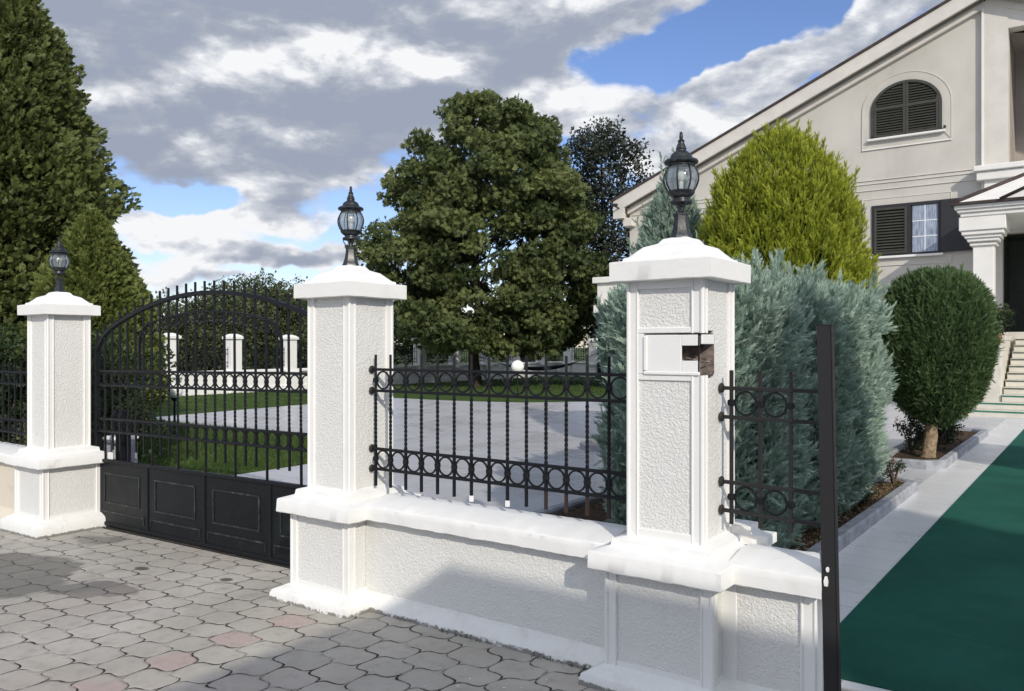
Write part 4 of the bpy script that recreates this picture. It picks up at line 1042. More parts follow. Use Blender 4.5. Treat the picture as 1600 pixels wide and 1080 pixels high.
# ================================================================== THE HOUSE
YH = 26.0
def house():
    H = empty('villa', (-8.0, YH, 0), 'large beige gabled villa with dark shutters and columned porch', 'house'); ox, oy = -8.0, YH
    def w(u, v, Y=YH): x, z = Wp(u, v, Y); return x - ox, z
    xl, _ = w(984, 400); xr, _ = w(1537, 200)                 # left edge of the front, corner by the loggia
    xe, zt = w(958, 315, YH - .45); _, zb = w(958, 338, YH - .45)
    x2, z2 = w(1486.7, 0, YH - .45)
    sl_ = (z2 - zt) / (x2 - xe)
    xrdg = xr + .15; zr = zt + sl_ * (xrdg - xe)
    xend = 2 * xrdg - xe                                      # symmetrical gable
    def top(x): return zt + sl_ * ((x if x <= xrdg else 2 * xrdg - x) - xe)
    th = .42
    lx0, _ = w(1576, 150); lx1 = lx0 + 3.6                     # loggia opening
    _, lzb = w(1600, 262); _, lzt = w(1580, 45)
    # front wall, with the loggia and the porch door left open
    mb = MB()
    mb.prism([(xl, -.3), (xr, -.3), (xr, top(xr) - .3), (xl, top(xl) - .3)], 0, .35, 'y', 0)
    mb.build('front_wall', HOUSE, H)
    mb = MB(); xq = xend - (xl - xe)
    mb.box(xr, lx0, -.12, .35, lzb - .6, top(lx0) - .3, 0)     # pilaster
    mb.box(xr + .001, xr + .45, 0, .35, -.3, lzb - .6, 0); mb.box(xr + 3.3, lx1, 0, .35, -.3, lzb - .6, 0); mb.box(xr + .45, xr + 3.3, .0, .35, 4.7, lzb - .6, 0)
    mb.prism([(lx0, lzt), (lx1, lzt), (lx1, top(lx1) - .3), (lx0, top(lx0) - .3)], -.1, .35, 'y', 0)
    mb.prism([(lx1, -.3), (xq, -.3), (xq, top(xq) - .3), (lx1, top(lx1) - .3)], -.1, .35, 'y', 0)
    mb.build('front_wall', TRIM, H)
    mb = MB(); mb.box(xl, xl + .35, .35, 14, -.3, top(xl) - .3); mb.box(xq - .35, xq, .35, 14, -.3, top(xq) - .3); mb.box(xl, xq, 14, 14.3, -.3, top(xl) - .3); mb.build('side_wall', HOUSE, H)
    # loggia recess
    mb = MB(); D_ = 2.2
    mb.box(lx0 - .1, lx0, .35, D_, lzb - .3, lzt + .4); mb.box(lx1, lx1 + .1, .35, D_, lzb - .3, lzt + .4); mb.box(lx0 - .1, lx1 + .1, D_, D_ + .1, lzb - .3, lzt + .4)
    mb.box(lx0, lx1, .35, D_, lzt + .003, lzt + .1); mb.build('loggia', BALC, H)
    mb = MB(); mb.box(lx0, lx1, -.1, D_, lzb - .62, lzb - .30)
    _, za = w(1560, 268); _, zc = w(1560, 285)
    mb.bbox(w(1528, 265)[0], lx1 + .1, -.42, -.105, lzb - .30, lzb - .06, .02); mb.bbox(w(1528, 265)[0] - .07, lx1 + .1, -.50, -.11, lzb - .055, lzb + .10, .02)
    mb.box(w(1540, 265)[0], lx1 + .1, -.30, -.125, lzb - 1.0, lzb - .305)
    mb.build('loggia_parapet', COLWHITE, H)
    # roof: two slopes with cream verge boards
    mb = MB()
    for (A, B) in ((xe - .06, xrdg), (xrdg, xend + .06)):
        mb.prism([(A, top(A) + .003), (B, top(B) + .003), (B, top(B) + .075), (A, top(A) + .075)], -.50, 14.6, 'y')
    mb.build('roof', ROOFTILE, H)
    mb = MB()
    mb.prism([(xe, top(xe) - .0), (xrdg, zr), (xend, top(xend)), (xend, top(xend) - th), (xrdg, zr - th), (xe + .42, top(xe + .42) - th), (xe + .42, top(xe) - .62), (xe, top(xe) - .62)], -.45, -.36, 'y')
    mb.prism([(xe + .01, top(xe) - .01), (xrdg, zr - .01), (xend - .01, top(xend) - .01), (xend - .01, top(xend) - .3), (xrdg, zr - .3), (xe + .01, top(xe) - .3)], -.355, .0, 'y')
    mb.prism([(xl - .02, top(xl) - th - .02), (xrdg, zr - th - .02), (xend - .42, top(xend - .42) - th - .02), (xend - .42, top(xend - .42) - th - .20), (xrdg, zr - th - .20), (xl - .02, top(xl) - th - .20)], -.14, -.003, 'y')
    mb.box(xe, xe + .30, -.35, 14, top(xe) - .60, top(xe) - .02)
    mb.bbox(xe + .30, xl + .25, -.30, -.004, top(xe) - .90, top(xe) - .60, .02)
    mb.build('verge', TRIM, H)
    ch_ = MB(); cxx = xrdg + .25; ch_.bbox(cxx - .1, cxx + 1.3, 1.0, 2.0, zr - .6, zr + 1.3, .02); ch_.prism([(cxx - .25, zr + 1.3), (cxx + 1.45, zr + 1.3), (cxx + .6, zr + 1.9)], .9, 2.1, 'y'); ch_.build('chimney', TRIM, H)
    # string course: three thin ledges
    mb = MB()
    for (va, vb) in ((283.5, 268), (289, 273.5), (299, 283)):
        _, z = w(1350, va); mb.bbox(xl + .1, xr - .001, -.03, -.002, z - .014, z + .014, .005)
    mb.build('string_course', TRIM, H)
    mb = MB(); mb.box(xr - .04, xr + .02, -.13, -.002, lzb - .6, top(xr) - .55); mb.build('corner_bead', COLWHITE, H)

    def louvre(name, x0, x1, z0, z1, parent, arch=None, gap=.075, open_=.5, mat=SHUT, y=-.03):
        """shutter leaf: frame and slats, cut to an arch when given (cx, cz, r, ry)"""
        def lim(x): return z1 if not arch else min(z1, arch[1] + arch[3] * math.sqrt(max(0, 1 - ((x - arch[0]) / arch[2]) ** 2)))
        mb = MB(); fw = .07
        mb.bbox(x0, x0 + fw, y - .02, y + .02, z0, lim(x0 + fw * .5) , .004); mb.bbox(x1 - fw, x1, y - .02, y + .02, z0, lim(x1 - fw * .5), .004); mb.bbox(x0 + fw, x1 - fw, y - .02, y + .02, z0, z0 + fw, .004)
        if not arch: mb.bbox(x0 + fw, x1 - fw, y - .02, y + .02, z1 - fw, z1, .004)
        z = z0 + fw + gap * .5
        while z < z1 - (fw if not arch else .02):
            a, b = x0 + fw, x1 - fw
            if arch:
                k = (z + .03 - arch[1]) / arch[3]
                if k > 0:
                    hw = arch[2] * math.sqrt(max(0, 1 - k * k)); a = max(a, arch[0] - hw); b = min(b, arch[0] + hw)
            if b - a > .05:
                d = .022; mb.prism([(y - d, z - .024), (y - d + .008, z - .024), (y + d, z + .024), (y + d - .008, z + .024)], a, b, 'x')
            z += gap
        return mb.build(name, mat, parent)
    # arched window
    ax0, az0 = w(1362, 217); ax1, _ = w(1471, 205); _, azt = w(1425, 125); az0 = (az0 + w(1471, 203)[1]) / 2
    cxm = (ax0 + ax1) / 2; rr = (ax1 - ax0) / 2; _, spr = w(1362, 176); ry = azt - spr
    wr = empty('arched_window', (0, 0, 0)); wr.parent = H
    def arcpts(gx, gz_, z_low): 
        pts = [(cxm - rr - gx, z_low)]
        pts += [(cxm - (rr + gx) * math.cos(t), spr + (ry + gz_) * math.sin(t)) for t in np.linspace(0, PI, 25)]
        return pts + [(cxm + rr + gx, z_low)]
    def band(name, g0, g1, z_low0, z_low1, y0, y1, mat, parent):
        o_, i_ = arcpts(g1, g1, z_low1), arcpts(g0, g0, z_low0); n = len(o_); mb = MB(); vs = []
        for (y) in (y0, y1): vs += [(x, y, z) for x, z in o_] + [(x, y, z) for x, z in i_]
        fs = []
        for k in range(n - 1):
            fs += [(k, k + 1, n + k + 1, n + k), (2 * n + k, 3 * n + k, 3 * n + k + 1, 2 * n + k + 1), (k, 2 * n + k, 2 * n + k + 1, k + 1), (n + k, n + k + 1, 3 * n + k + 1, 3 * n + k)]
        fs += [(0, n, 3 * n, 2 * n), (n - 1, 3 * n - 1, 4 * n - 1, 2 * n - 1)]
        mb.add(vs, fs); return mb.build(name, mat, parent)
    band('surround', .02, .25, az0, az0 - .30, -.018, -.002, HOUSE, wr)
    band('surround_edge', .25, .264, az0 - .30, az0 - .32, -.032, -.002, TRIM, wr)
    mb = MB(); mb.bbox(cxm - rr - .10, cxm + rr + .10, -.13, -.003, az0 - .085, az0 - .02, .01); mb.bbox(cxm - rr - .268, cxm + rr + .268, -.044, -.003, az0 - .335, az0 - .30, .005); mb.build('sill', COLWHITE, wr)
    band('frame', -.06, .018, az0, az0, -.06, -.003, SHUT, wr)
    mb = MB(); P_ = arcpts(-.02, -.02, az0); mb.prism(P_, -.006, -.003, 'y'); mb.build('backing', DARKROOM, wr)
    arch = (cxm, spr, rr - .06, ry - .06); zm = az0 + (azt - az0) * .545
    for (a, b) in ((ax0 + .06, cxm), (cxm, ax1 - .06)):
        louvre('shutter', a + .004, b - .004, az0 + .01, azt - .02, wr, arch)
    mb = MB(); mb.bbox(ax0 + .06, ax1 - .06, -.058, -.012, zm - .045, zm + .045, .004); mb.build('crossbar', SHUT, wr)
    for (u, v) in ((1365, 216), (1477, 200)):
        x, z = w(u, v); mb = MB(); mb.bbox(x - .03, x + .03, -.16, -.05, z - .02, z + .05, .01); mb.build('shutter_hook', SHUTDARK, wr)
    # rectangular window, left leaf closed, right leaf folded back on the wall
    x0, zt0 = w(1364, 324.5); _, zb0 = w(1364, 401); xm, _ = w(1420, 360); x1, _ = w(1468.5, 350); x3, _ = w(1521, 350)
    _, zt1 = w(1468, 316.5); _, zb1 = w(1468, 394.5); zt0 = (zt0 + zt1) / 2; zb0 = (zb0 + zb1) / 2
    wr = empty('shuttered_window', (0, 0, 0)); wr.parent = H
    mb = MB()
    for (a, b, c, d) in ((x0 - .28, x0 - .03, zb0 - .28, zt0 + .25), (x0 - .03, x1 + .28, zt0 + .06, zt0 + .25), (x0 - .03, x1 + .28, zb0 - .28, zb0 - .09), (x1 + .03, x1 + .28, zt0 - .02, zt0 + .06), (x1 + .03, x1 + .28, zb0 - .09, zb0 - .04)):
        mb.box(a, b, -.018, -.002, c, d)
    mb.build('surround', HOUSE, wr)
    mb = MB(); L0, L1, B0, T1 = x0 - .28, x1 + .28, zb0 - .28, zt0 + .25
    for (a, b, c, d) in ((L0 - .016, L0, B0 - .016, T1 + .016), (L0, L1, B0 - .016, B0), (L0, L1, T1, T1 + .016), (L1, L1 + .016, T1 - .22, T1 + .016), (L1, L1 + .016, B0 - .016, B0 + .2)):
        mb.box(a, b, -.032, -.002, c, d)
    mb.build('surround_edge', TRIM, wr)
    mb = MB(); mb.bbox(x0 - .10, x1 + .10, -.13, -.029, zb0 - .088, zb0 - .02, .01); mb.build('sill', COLWHITE, wr)
    mb = MB(); 
    for (a, b, c, d) in ((x0 - .03, x0 + .04, zb0 - .02, zt0 + .05), (x1 - .04, x1 + .03, zb0 - .02, zt0 + .05), (x0 + .04, x1 - .04, zt0 - .03, zt0 + .05), (x0 + .04, x1 - .04, zb0 - .02, zb0 + .04), (xm - .03, xm + .05, zb0 + .04, zt0 - .03)):
        mb.box(a, b, -.05, -.003, c, d)
    mb.build('frame', SHUTDARK, wr)
    mb = MB(); mb.box(x0, x1, -.0065, -.0035, zb0, zt0); mb.build('backing', DARKROOM, wr)
    louvre('shutter', x0 + .045, xm - .035, zb0 + .045, zt0 - .035, wr, gap=.085, y=-.058)
    xa, xb = xm + .10, x1 - .05
    mb = MB(); mb.box(xa, xb, -.013, -.009, zb0 + .05, zt0 - .04); mb.build('pane', CURT, wr)
    mb = MB(); xc_ = (xa + xb) / 2
    mb.box(xc_ - .014, xc_ + .014, -.022, -.014, zb0 + .05, zt0 - .04)
    for k in (1, 2):
        z = zb0 + .05 + (zt0 - zb0 - .09) * k / 3; mb.box(xa, xc_ - .0145, -.022, -.014, z - .014, z + .014); mb.box(xc_ + .0145, xb, -.022, -.014, z - .014, z + .014)
    mb.build('glazing_bar', WFRAME, wr)
    mb = MB(); mb.bbox(x1 + .035, x3 + .25, -.10, -.055, zb0, zt0 + .05, .006); mb.build('shutter', SHUTDARK, wr)

    # porch: stone piers, entablature, hipped roof with a small gable
    px, _ = w(1524, 400, 23.4); px2, _ = w(1552, 400, 23.4)
    fz = 1.98
    def pier(x):
        r = empty('porch_pillar', (x, 23.4 - oy, 0)); r.parent = H; mb = MB()
        mb.bbox(-.225, .225, -.225, .225, fz, 4.22, .012); mb.build('shaft', COLWHITE, r)
        mb = MB()
        for (h, a, b) in ((.29, 4.10, 4.15), (.34, 4.2, 4.28), (.39, 4.281, 4.36), (.45, 4.361, 4.46), (.50, 4.461, 4.80)): mb.bbox(-h, h, -h, h, a, b, .012)
        mb.build('capital', COLWHITE, r)
        mb = MB(); mb.bbox(-.33, .33, -.33, .33, fz, fz + .2, .02); mb.build('pier_base', COLWHITE, r)
    xp = (px + px2) / 2; pier(xp); pier(xp + 4.4)
    xL = w(1491, 345, 22.8)[0]; xR = xp + 4.4 + (xp - xL)
    mb = MB()
    for (k, a, b) in ((.0, 4.98, 5.08), (.06, 4.90, 4.979), (.12, 4.80, 4.899)): mb.bbox(xL + k, xR - k, 22.75 - oy + k, -.003, a, b, .012)
    mb.build('entablature', COLWHITE, H)
    mb = MB(); A = (xL - .05, 22.7 - oy); B = (xR + .05, 22.7 - oy); e = 5.10; rz_ = 6.25; xm_ = (xL + xR) / 2
    vs = [(A[0], A[1], e), (B[0], B[1], e), (B[0], -.004, e), (A[0], -.004, e), (A[0] + 2.2, -.9, rz_ + .1), (B[0] - 2.2, -.9, rz_ + .1), (A[0] + 2.2, -.004, rz_ + .1), (B[0] - 2.2, -.004, rz_ + .1)]
    mb.add(vs, [(0, 1, 5, 4), (1, 2, 7, 5), (0, 4, 6, 3), (4, 5, 7, 6), (0, 3, 2, 1), (3, 6, 7, 2)])
    mb.build('porch_roof', COLWHITE, H)
    mb = MB(); mb.box(A[0] - .03, B[0] + .03, A[1] - .04, -.005, e - .021, e + .04)
    mb.tube([(A[0], A[1], e + .03), (A[0] + 2.2, -.9, rz_ + .13)], .05, 6); mb.tube([(B[0], B[1], e + .03), (B[0] - 2.2, -.9, rz_ + .13)], .05, 6)
    gx0 = w(1562, 316, 22.6)[0]; gw = xm_ - gx0
    mb.tube([(gx0, A[1] - .06, e + .03), (xm_, A[1] - .06, e + .45 * gw)], .04, 6); mb.tube([(2 * xm_ - gx0, A[1] - .06, e + .03), (xm_, A[1] - .06, e + .45 * gw)], .04, 6)
    mb.build('roof_edge', ROOFTILE, H)
    mb = MB(); mb.prism([(gx0, e + .041), (2 * xm_ - gx0, e + .041), (xm_, e + .44 * gw)], A[1] - .05, A[1] + 1.6, 'y'); mb.build('porch_gable', COLWHITE, H)
    # porch floor, cheek wall, steps
    mb = MB(); mb.box(xL + .2, xR - .2, 24.55 - oy, -.002, -.3, fz); mb.build('porch_floor', STEPM, H)
    sx0, sx1 = w(1567, 600, 22.5)[0], xR - 1.0
    rise = fz / 12; run = .29; ys_ = 24.55 - oy - 11 * run
    for k in range(11):
        wide = k < 2; a = (w(1508, 650, 21.5)[0] if wide else sx0 + .012 * k); b = sx1 + (1.0 if wide else 0)
        y0 = ys_ + run * k; mb = MB()
        mb.bbox(a, b, y0, 24.549 - oy, rise * k if k else -.2, rise * (k + 1) - .001, .008)
        s = mb.build('step', STEPM, H)
        mb = MB(); mb.box(a + .01, b - .01, y0 - .006, y0 + .0005, rise * (k + 1) - .052, rise * (k + 1) - .014); mb.build('step_groove', NOSING if k > 2 else STEPGREEN, s)
        mb = MB(); mb.box(-1.05 - ox, 1.15 - ox, y0 + .01, y0 + run - .02, rise * (k + 1) - .0005, rise * (k + 1) + .006); mb.build('step_runner', STEPGREEN, s)
    mb = MB(); cw0 = w(1543, 600, 23.0)[0]
    mb.bbox(cw0, sx0 + .01, ys_ + 2 * run + .05, 24.56 - oy, .0, 1.50, .01); mb.bbox(cw0 - .06, sx0 + .03, ys_ + 2 * run, ys_ + 2 * run + .9, 1.505, 1.62, .015); mb.bbox(cw0 - .06, sx0 + .03, ys_ + 2 * run + .9, 24.5 - oy, 1.75, 1.87, .015); mb.box(cw0, sx0 + .01, ys_ + 2 * run + .95, 24.5 - oy, 1.5, 1.752)
    mb.build('cheek_wall', STEPM, H)
    mb = MB(); mb.box(xr + .35, xr + .45, .35, 2.0, fz, 4.7); mb.box(xr + 3.3, xr + 3.4, .35, 2.0, fz, 4.7); mb.box(xr + .35, xr + 3.4, 2.0, 2.1, fz, 4.7); mb.box(xr + .35, xr + 3.4, .352, 2.1, 4.7, 4.8); mb.build('entrance_recess', m_plain('dark_green_entrance', (.05, .06, .05), .6, .15), H)
    mb = MB(); mb.box(xr + 1.0, xr + 2.6, 1.93, 1.97, fz, 4.4); dr = mb.build('door', DOORM, H)
    mb = MB()
    for (a, b, c, d) in ((.12, .72, .25, 1.0), (.88, 1.48, .25, 1.0), (.12, .72, 1.15, 2.2), (.88, 1.48, 1.15, 2.2)): mb.bbox(xr + 1 + a, xr + 1 + b, 1.90, 1.929, fz + c, fz + d, .01)
    mb.build('door_panel', DOORM, dr)
    mb = MB(); mb.tube([(xr + 1.76, 1.87, fz + .95), (xr + 1.76, 1.87, fz + 1.25)], .015, 6); mb.build('handle', GLOBE, dr)
    # side balcony on the left
    bx0 = w(930, 440, 25.6)[0]; _, b1 = w(950, 433, 25.6); _, b0 = w(950, 490, 25.6)
    mb = MB(); mb.bbox(bx0, xl - .002, -.55, 3.5, b0 + .02, b0 + .30, .02); mb.bbox(bx0 + .10, xl - .002, -.45, 3.4, b0 + .301, b1 - .22, .02); mb.bbox(bx0 - .03, xl - .002, -.58, 3.52, b1 - .219, b1, .02)
    mb.build('side_balcony', COLWHITE, H)
    cr = MB(); x, z = w(964, 322, YH - .5); cr.bbox(x - .10, x + .16, -.80, -.70, z - .06, z + .04, .02); cr.tube([(x, -.75, z - .02), (x + .05, -.452, z - .08)], .03, 6)
    cr.build('eave_spotlight', SHUTDARK, H)
    return H, cw0 + ox, sx0 + ox, ys_ + YH
HS, cwx, sxx, sty = house()

PP = empty('potted_plant', ((cwx + sxx) / 2 + .0, sty + 1.1, 1.62), 'dark leafy potted plant on the cheek wall beside the steps', 'plant')
mb = MB(); mb.lathe([(.10, 0), (.14, .02), (.17, .24), (.19, .25), (.19, .28), (.15, .28)], 18); mb.build('pot', m_plain('terracotta', (.30, .14, .08), .8, .15), PP)
clump_tree('foliage', PP, [((0, 0, .52), 1.0), ((.1, 0, .75), .8), ((-.1, .05, .4), .8)], 150, .30, (.10, .17), L_DARK, LEAFS, .3)

# unseen flat-roofed annex beside the photographer, added to shade the pavement and the low wall
def shadow_caster():
    r = empty('shadow_block', (5.1, -3.5, 0), 'unseen flat roofed block added to cast a shadow on the low wall', 'shadow block')
    mb = MB(); mb.box(-3.85, .25, -3.9, 3.61, -.2, 3.18); mb.build('wall', HOUSE, r)
    mb = MB(); mb.bbox(-3.883, .3, -3.95, 3.65, 3.181, 3.30, .01); mb.build('roof', TRIM, r)
    mb = MB(); mb.box(-3.87, -3.851, -1.2, .2, 0, 2.1); d = mb.build('door', DOORM, r)
    mb = MB(); mb.tube([(-3.90, .05, .95), (-3.90, .05, 1.15)], .012, 6); mb.build('handle', GLOBE, d)
shadow_caster()

# ================================================================== TREES, HEDGES, SHRUBS
# big thuja on the left
def p_thuja(h): return float(np.interp(h, [0, .06, .2, .36, .46, .55, .66, .76, .86, .95, 1], [.62, .85, .97, .97, .88, .76, .58, .40, .25, .12, .02]))
T = empty('thuja', (-14.05, 5.4, 0), 'towering dark green thuja behind the far left pillar', 'tree')
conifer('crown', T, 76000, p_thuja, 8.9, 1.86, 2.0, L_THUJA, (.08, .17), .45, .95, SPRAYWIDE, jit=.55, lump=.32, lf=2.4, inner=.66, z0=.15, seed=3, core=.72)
trunk('trunk', T, (0, 0, -.05), (0, 0, 6), .2, .06, BARKM)
def p_round(h): return math.sqrt(max(0, 1 - abs(2 * h - 1) ** 2.3)) + .02
T = empty('thuja', (-11.35, 5.8, 0), 'lighter green rounded thuja right of the towering one, behind the gate', 'tree')
def p_cone(h): return (1 - .55 * (1 - h / .3) ** 2 if h < .3 else (1 - ((h - .3) / .7) ** 1.9)) + .015
conifer('crown', T, 30000, p_cone, 3.35, .64, .85, L_THUJAB, (.08, .155), .55, .9, SPRAYWIDE, jit=.55, lump=.22, lf=2.6, inner=.72, z0=.1, seed=13, core=.78)
trunk('trunk', T, (0, 0, -.05), (0, 0, 2.6), .1, .04, BARKM)

# arizona cypress hedge (blue) right of the pillar
def p_hedge(h): return min(1.0, .90 + .5 * h) * (1 if h < .86 else math.sqrt(max(0.02, 1 - ((h - .86) / .14) ** 2.2)))
T = empty('cypress_hedge', (-2.72, 7.9, 0), 'clipped blue green cypress hedge right of the nearest pillar', 'hedge')
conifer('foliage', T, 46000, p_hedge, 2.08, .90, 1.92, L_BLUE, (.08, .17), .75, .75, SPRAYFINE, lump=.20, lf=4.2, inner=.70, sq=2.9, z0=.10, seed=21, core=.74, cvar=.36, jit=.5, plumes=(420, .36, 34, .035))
conifer('foliage', T, 15000, p_hedge, 2.02, .46, 1.0, L_BLUE, (.08, .16), .75, .75, SPRAYFINE, loc=(.44, -2.25, 0), lump=.16, lf=4.2, inner=.62, sq=2.6, z0=.05, seed=25, core=.70, cvar=.36, jit=.5, plumes=(110, .32, 30, .035))
for y in (-2.2, -1.2, 0, 1.2): trunk('stem', T, (0, y, 0), (0, y, 1.6), .06, .03, BARKM)
# tall blue cypress beside the house gable
def p_cyp(h): return (1 - .4 * (1 - h / .25) ** 2 if h < .25 else (1 - ((h - .25) / .75) ** 1.6)) + .02
T = empty('blue_cypress', (-5.55, 12.1, 0), 'tall pale blue cypress behind the lantern of the nearest pillar', 'tree')
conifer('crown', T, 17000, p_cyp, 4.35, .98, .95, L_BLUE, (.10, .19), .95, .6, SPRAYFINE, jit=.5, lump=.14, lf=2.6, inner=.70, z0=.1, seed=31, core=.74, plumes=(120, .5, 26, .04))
trunk('trunk', T, (0, 0, -.05), (0, 0, 3), .1, .04, BARKM)
# golden cypress
def p_gold(h): return (.95 + .05 * (h / .45) if h < .45 else max(0, 1 - ((h - .45) / .55) ** 2.4) ** .6) + .02
T = empty('golden_cypress', (-3.72, 11.75, 0), 'yellow green golden cypress in front of the house', 'tree')
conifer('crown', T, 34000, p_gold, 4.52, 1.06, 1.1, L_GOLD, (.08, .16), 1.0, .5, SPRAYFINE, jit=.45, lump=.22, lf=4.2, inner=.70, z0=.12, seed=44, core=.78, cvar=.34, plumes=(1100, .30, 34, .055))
trunk('trunk', T, (0, 0, -.05), (0, 0, 3), .1, .04, BARKM)
# topiary
def p_top(h): return float(np.interp(h, [0, .05, .14, .28, .45, .62, .78, .88, .95, 1], [.16, .42, .70, .90, 1.0, 1.0, .93, .80, .60, .22]))
T = empty('topiary_tree', (-1.97, 12.6, 0), 'clipped egg shaped green conifer on a bare leaning trunk', 'tree')
conifer('crown', T, 30000, p_top, 2.12, .69, .70, L_TOPI, (.06, .125), .95, .6, SPRAYFINE, jit=.5, plumes=(420, .20, 16, .028), loc=(.10, .1, 0), lump=.11, lf=4, inner=.82, z0=.52, seed=51, core=.80, cvar=.38)
trunk('trunk', T, (0, 0, 0), (.10, .1, .95), .095, .075, THUJABARK, wob=.012)
# unseen thuja and unseen mirrored topiary, added to shade the carpet
T = empty('thuja', (8.0, -1.0, 0), 'unseen dense dark thuja added to shade the carpet', 'tree')
conifer('crown', T, 9000, lambda h: max(.02, min(1, 1.15 - h * .5) * (1 if h < .8 else (1 - (h - .8) / .2) ** .6)), 8.4, 1.95, 1.8, L_THUJA, (.22, .38), .45, .95, SPRAYWIDE, jit=.5, lump=.14, lf=2.4, inner=.7, z0=.2, seed=33, core=.92)
trunk('trunk', T, (0, 0, -.05), (0, 0, 6), .2, .06, BARKM)
T = empty('topiary_tree', (2.1, 11.3, 0), 'unseen clipped egg shaped conifer added right of the carpet to shade it', 'tree')
conifer('crown', T, 7000, p_top, 2.6, .95, .95, L_TOPI, (.12, .2), .55, .85, SPRAYWIDE, lump=.045, lf=4, inner=.82, z0=.52, seed=62, core=.88)
trunk('trunk', T, (0, 0, 0), (.05, 0, .95), .095, .075, THUJABARK)
bed('kerbed bed under the right hand topiary', 1.64, 2.6, 10.6, 14.0)

# chestnut
def silh(z, zs, ws): return float(np.interp(z, zs, ws))
def tree_clumps(n, z0, z1, zs, ws, cr, seed, shell=.45):
    r = random.Random(seed); out = []
    while len(out) < n:
        z = r.uniform(z0, z1); w = silh(z, zs, ws)
        if r.random() > (w / max(ws)) ** 1.3: continue
        th = r.uniform(0, 2 * PI); q = (shell + (1 - shell) * r.random() ** .6); lump = 1 + .12 * math.sin(3 * th + seed + z * .5) + .10 * math.sin(5 * th + z * 1.3) + r.uniform(-.06, .10)
        rad = max(0.0, w * lump - cr * .7) * q
        out.append(((rad * math.cos(th), rad * math.sin(th), z), r.uniform(.65, 1.2)))
    return out
T = empty('chestnut_tree', (-20.5, 25.9, 0), 'broad dark green chestnut tree on the lawn between the pillars', 'tree')
zs = [1.0, 1.8, 3.0, 4.2, 5.6, 7.2, 8.6, 9.8, 10.6, 11.3]; ws = [1.5, 3.5, 4.3, 4.5, 4.4, 4.25, 3.9, 3.4, 2.8, 1.5]
cl = tree_clumps(560, 1.55, 11.2, zs, ws, .60, 5, .5)
clump_tree('crown', T, cl, 112, .66, (.115, .205), L_CHEST, PALM, -.30, loc=(.45, .3, 0), flat=.6, cvar=.27)
trunk('trunk', T, (0, 0, -.05), (.1, 0, 8.5), .24, .06, BARKDARK, 26, 3.2, 4, .12, .24, lift=.7, lr=.4)
# slender dark tree
T = empty('slender_tree', (-17.9, 31.5, 0), 'slender dark glossy leaved tree between the chestnut and the house', 'tree')
zs = [1.6, 2.6, 4, 6, 7.5, 9, 10.4, 11.6]; ws = [.5, 1.2, 1.7, 1.9, 1.75, 1.75, 1.6, .7]
cl = tree_clumps(200, 2.0, 11.2, zs, ws, .3, 9, .1)
clump_tree('crown', T, cl, 26, .46, (.22, .38), L_MAGN, LEAFS, .5, flat=1.25, cvar=.12)
trunk('trunk', T, (0, 0, -.05), (.1, 0, 10.4), .13, .03, BARKDARK, 30, 1.5, 8, .05, .16, lift=1.7, lr=.35)
cl = tree_clumps(60, 1.6, 5.4, [1.4, 3, 5.5], [.8, 1.7, 1.2], .5, 19, .2)
T = empty('slender_tree', (-16.3, 32.6, 0), 'lower dark bushy tree beside the left corner of the house', 'tree')
clump_tree('crown', T, cl, 40, .6, (.2, .34), L_MAGN, LEAFS, .3, flat=.9, cvar=.12)
trunk('trunk', T, (0, 0, -.05), (0, 0, 3.8), .1, .03, BARKDARK, 10, 1.2, 18)

# trees beyond the left garden wall
far_lb = ['thin feathery tree beyond the garden wall, nearest the thuja', 'low rounded tree beyond the garden wall between its first two pillars', 'rounded tree beyond the garden wall above the gate arch',
          'tallest rounded tree beyond the garden wall above the gate', 'broad rounded tree beyond the garden wall beside the middle pillar', 'dark rounded tree beyond the garden wall behind the middle pillar']
for i, (u, vt, rad, nn) in enumerate(((262, 458, 1.0, 26), (312, 470, 1.7, 80), (352, 450, 2.0, 110), (400, 433, 2.3, 150), (446, 441, 2.2, 130), (492, 455, 2.2, 100))):
    X = (u - 800) / FPX; ratio = (-SA + CA * X) / (CA + SA * X); xx = -29.5 - .5 * (i % 2); yy = xx / ratio; t = yy / (CA + SA * X)
    ht = CAMZ + t * (542 - vt) / FPX
    T = empty('rounded_tree', (xx, yy, 0), far_lb[i], 'tree', 'trees beyond the left garden wall')
    zs = [.5, 1.2, ht * .5, ht * .8, ht]; ws = [rad * .6, rad * .9, rad, rad * .72, rad * .2]
    clump_tree('crown', T, tree_clumps(nn, .7, ht - .3, zs, ws, .5, 70 + i, .4), 46, .6, (.16, .30), L_FAR, LEAFS, -.2, flat=1.0, cvar=.14)
    trunk('trunk', T, (0, 0, -.4), (0, 0, ht * .7), .12, .04, BARKDARK, 8, 1.2, i)
for i, (x, y, ht, rad, lb) in enumerate(((-30, 44, 5.2, 3.0, 'dark tree behind the back wall left of the chestnut trunk'), (-25, 47, 4.6, 2.6, 'dark tree behind the back wall and the chestnut crown'), (-36, 40, 6, 3.0, 'dark tree behind the corner of the garden walls'), (-9, 48, 6, 3, 'dark tree behind the back wall beside the house'))):
    T = empty('rounded_tree', (x, y, 0), lb, 'tree', 'trees beyond the back wall')
    zs = [.5, 1.2, ht * .5, ht * .8, ht]; ws = [rad * .6, rad * .9, rad, rad * .72, rad * .2]
    clump_tree('crown', T, tree_clumps(90, .7, ht - .3, zs, ws, .7, 90 + i, .4), 40, .85, (.24, .42), L_DARK, LEAFS, -.2, flat=1.0)
    trunk('trunk', T, (0, 0, -.4), (0, 0, ht * .7), .15, .05, BARKDARK, 6, 1.4, 20 + i)

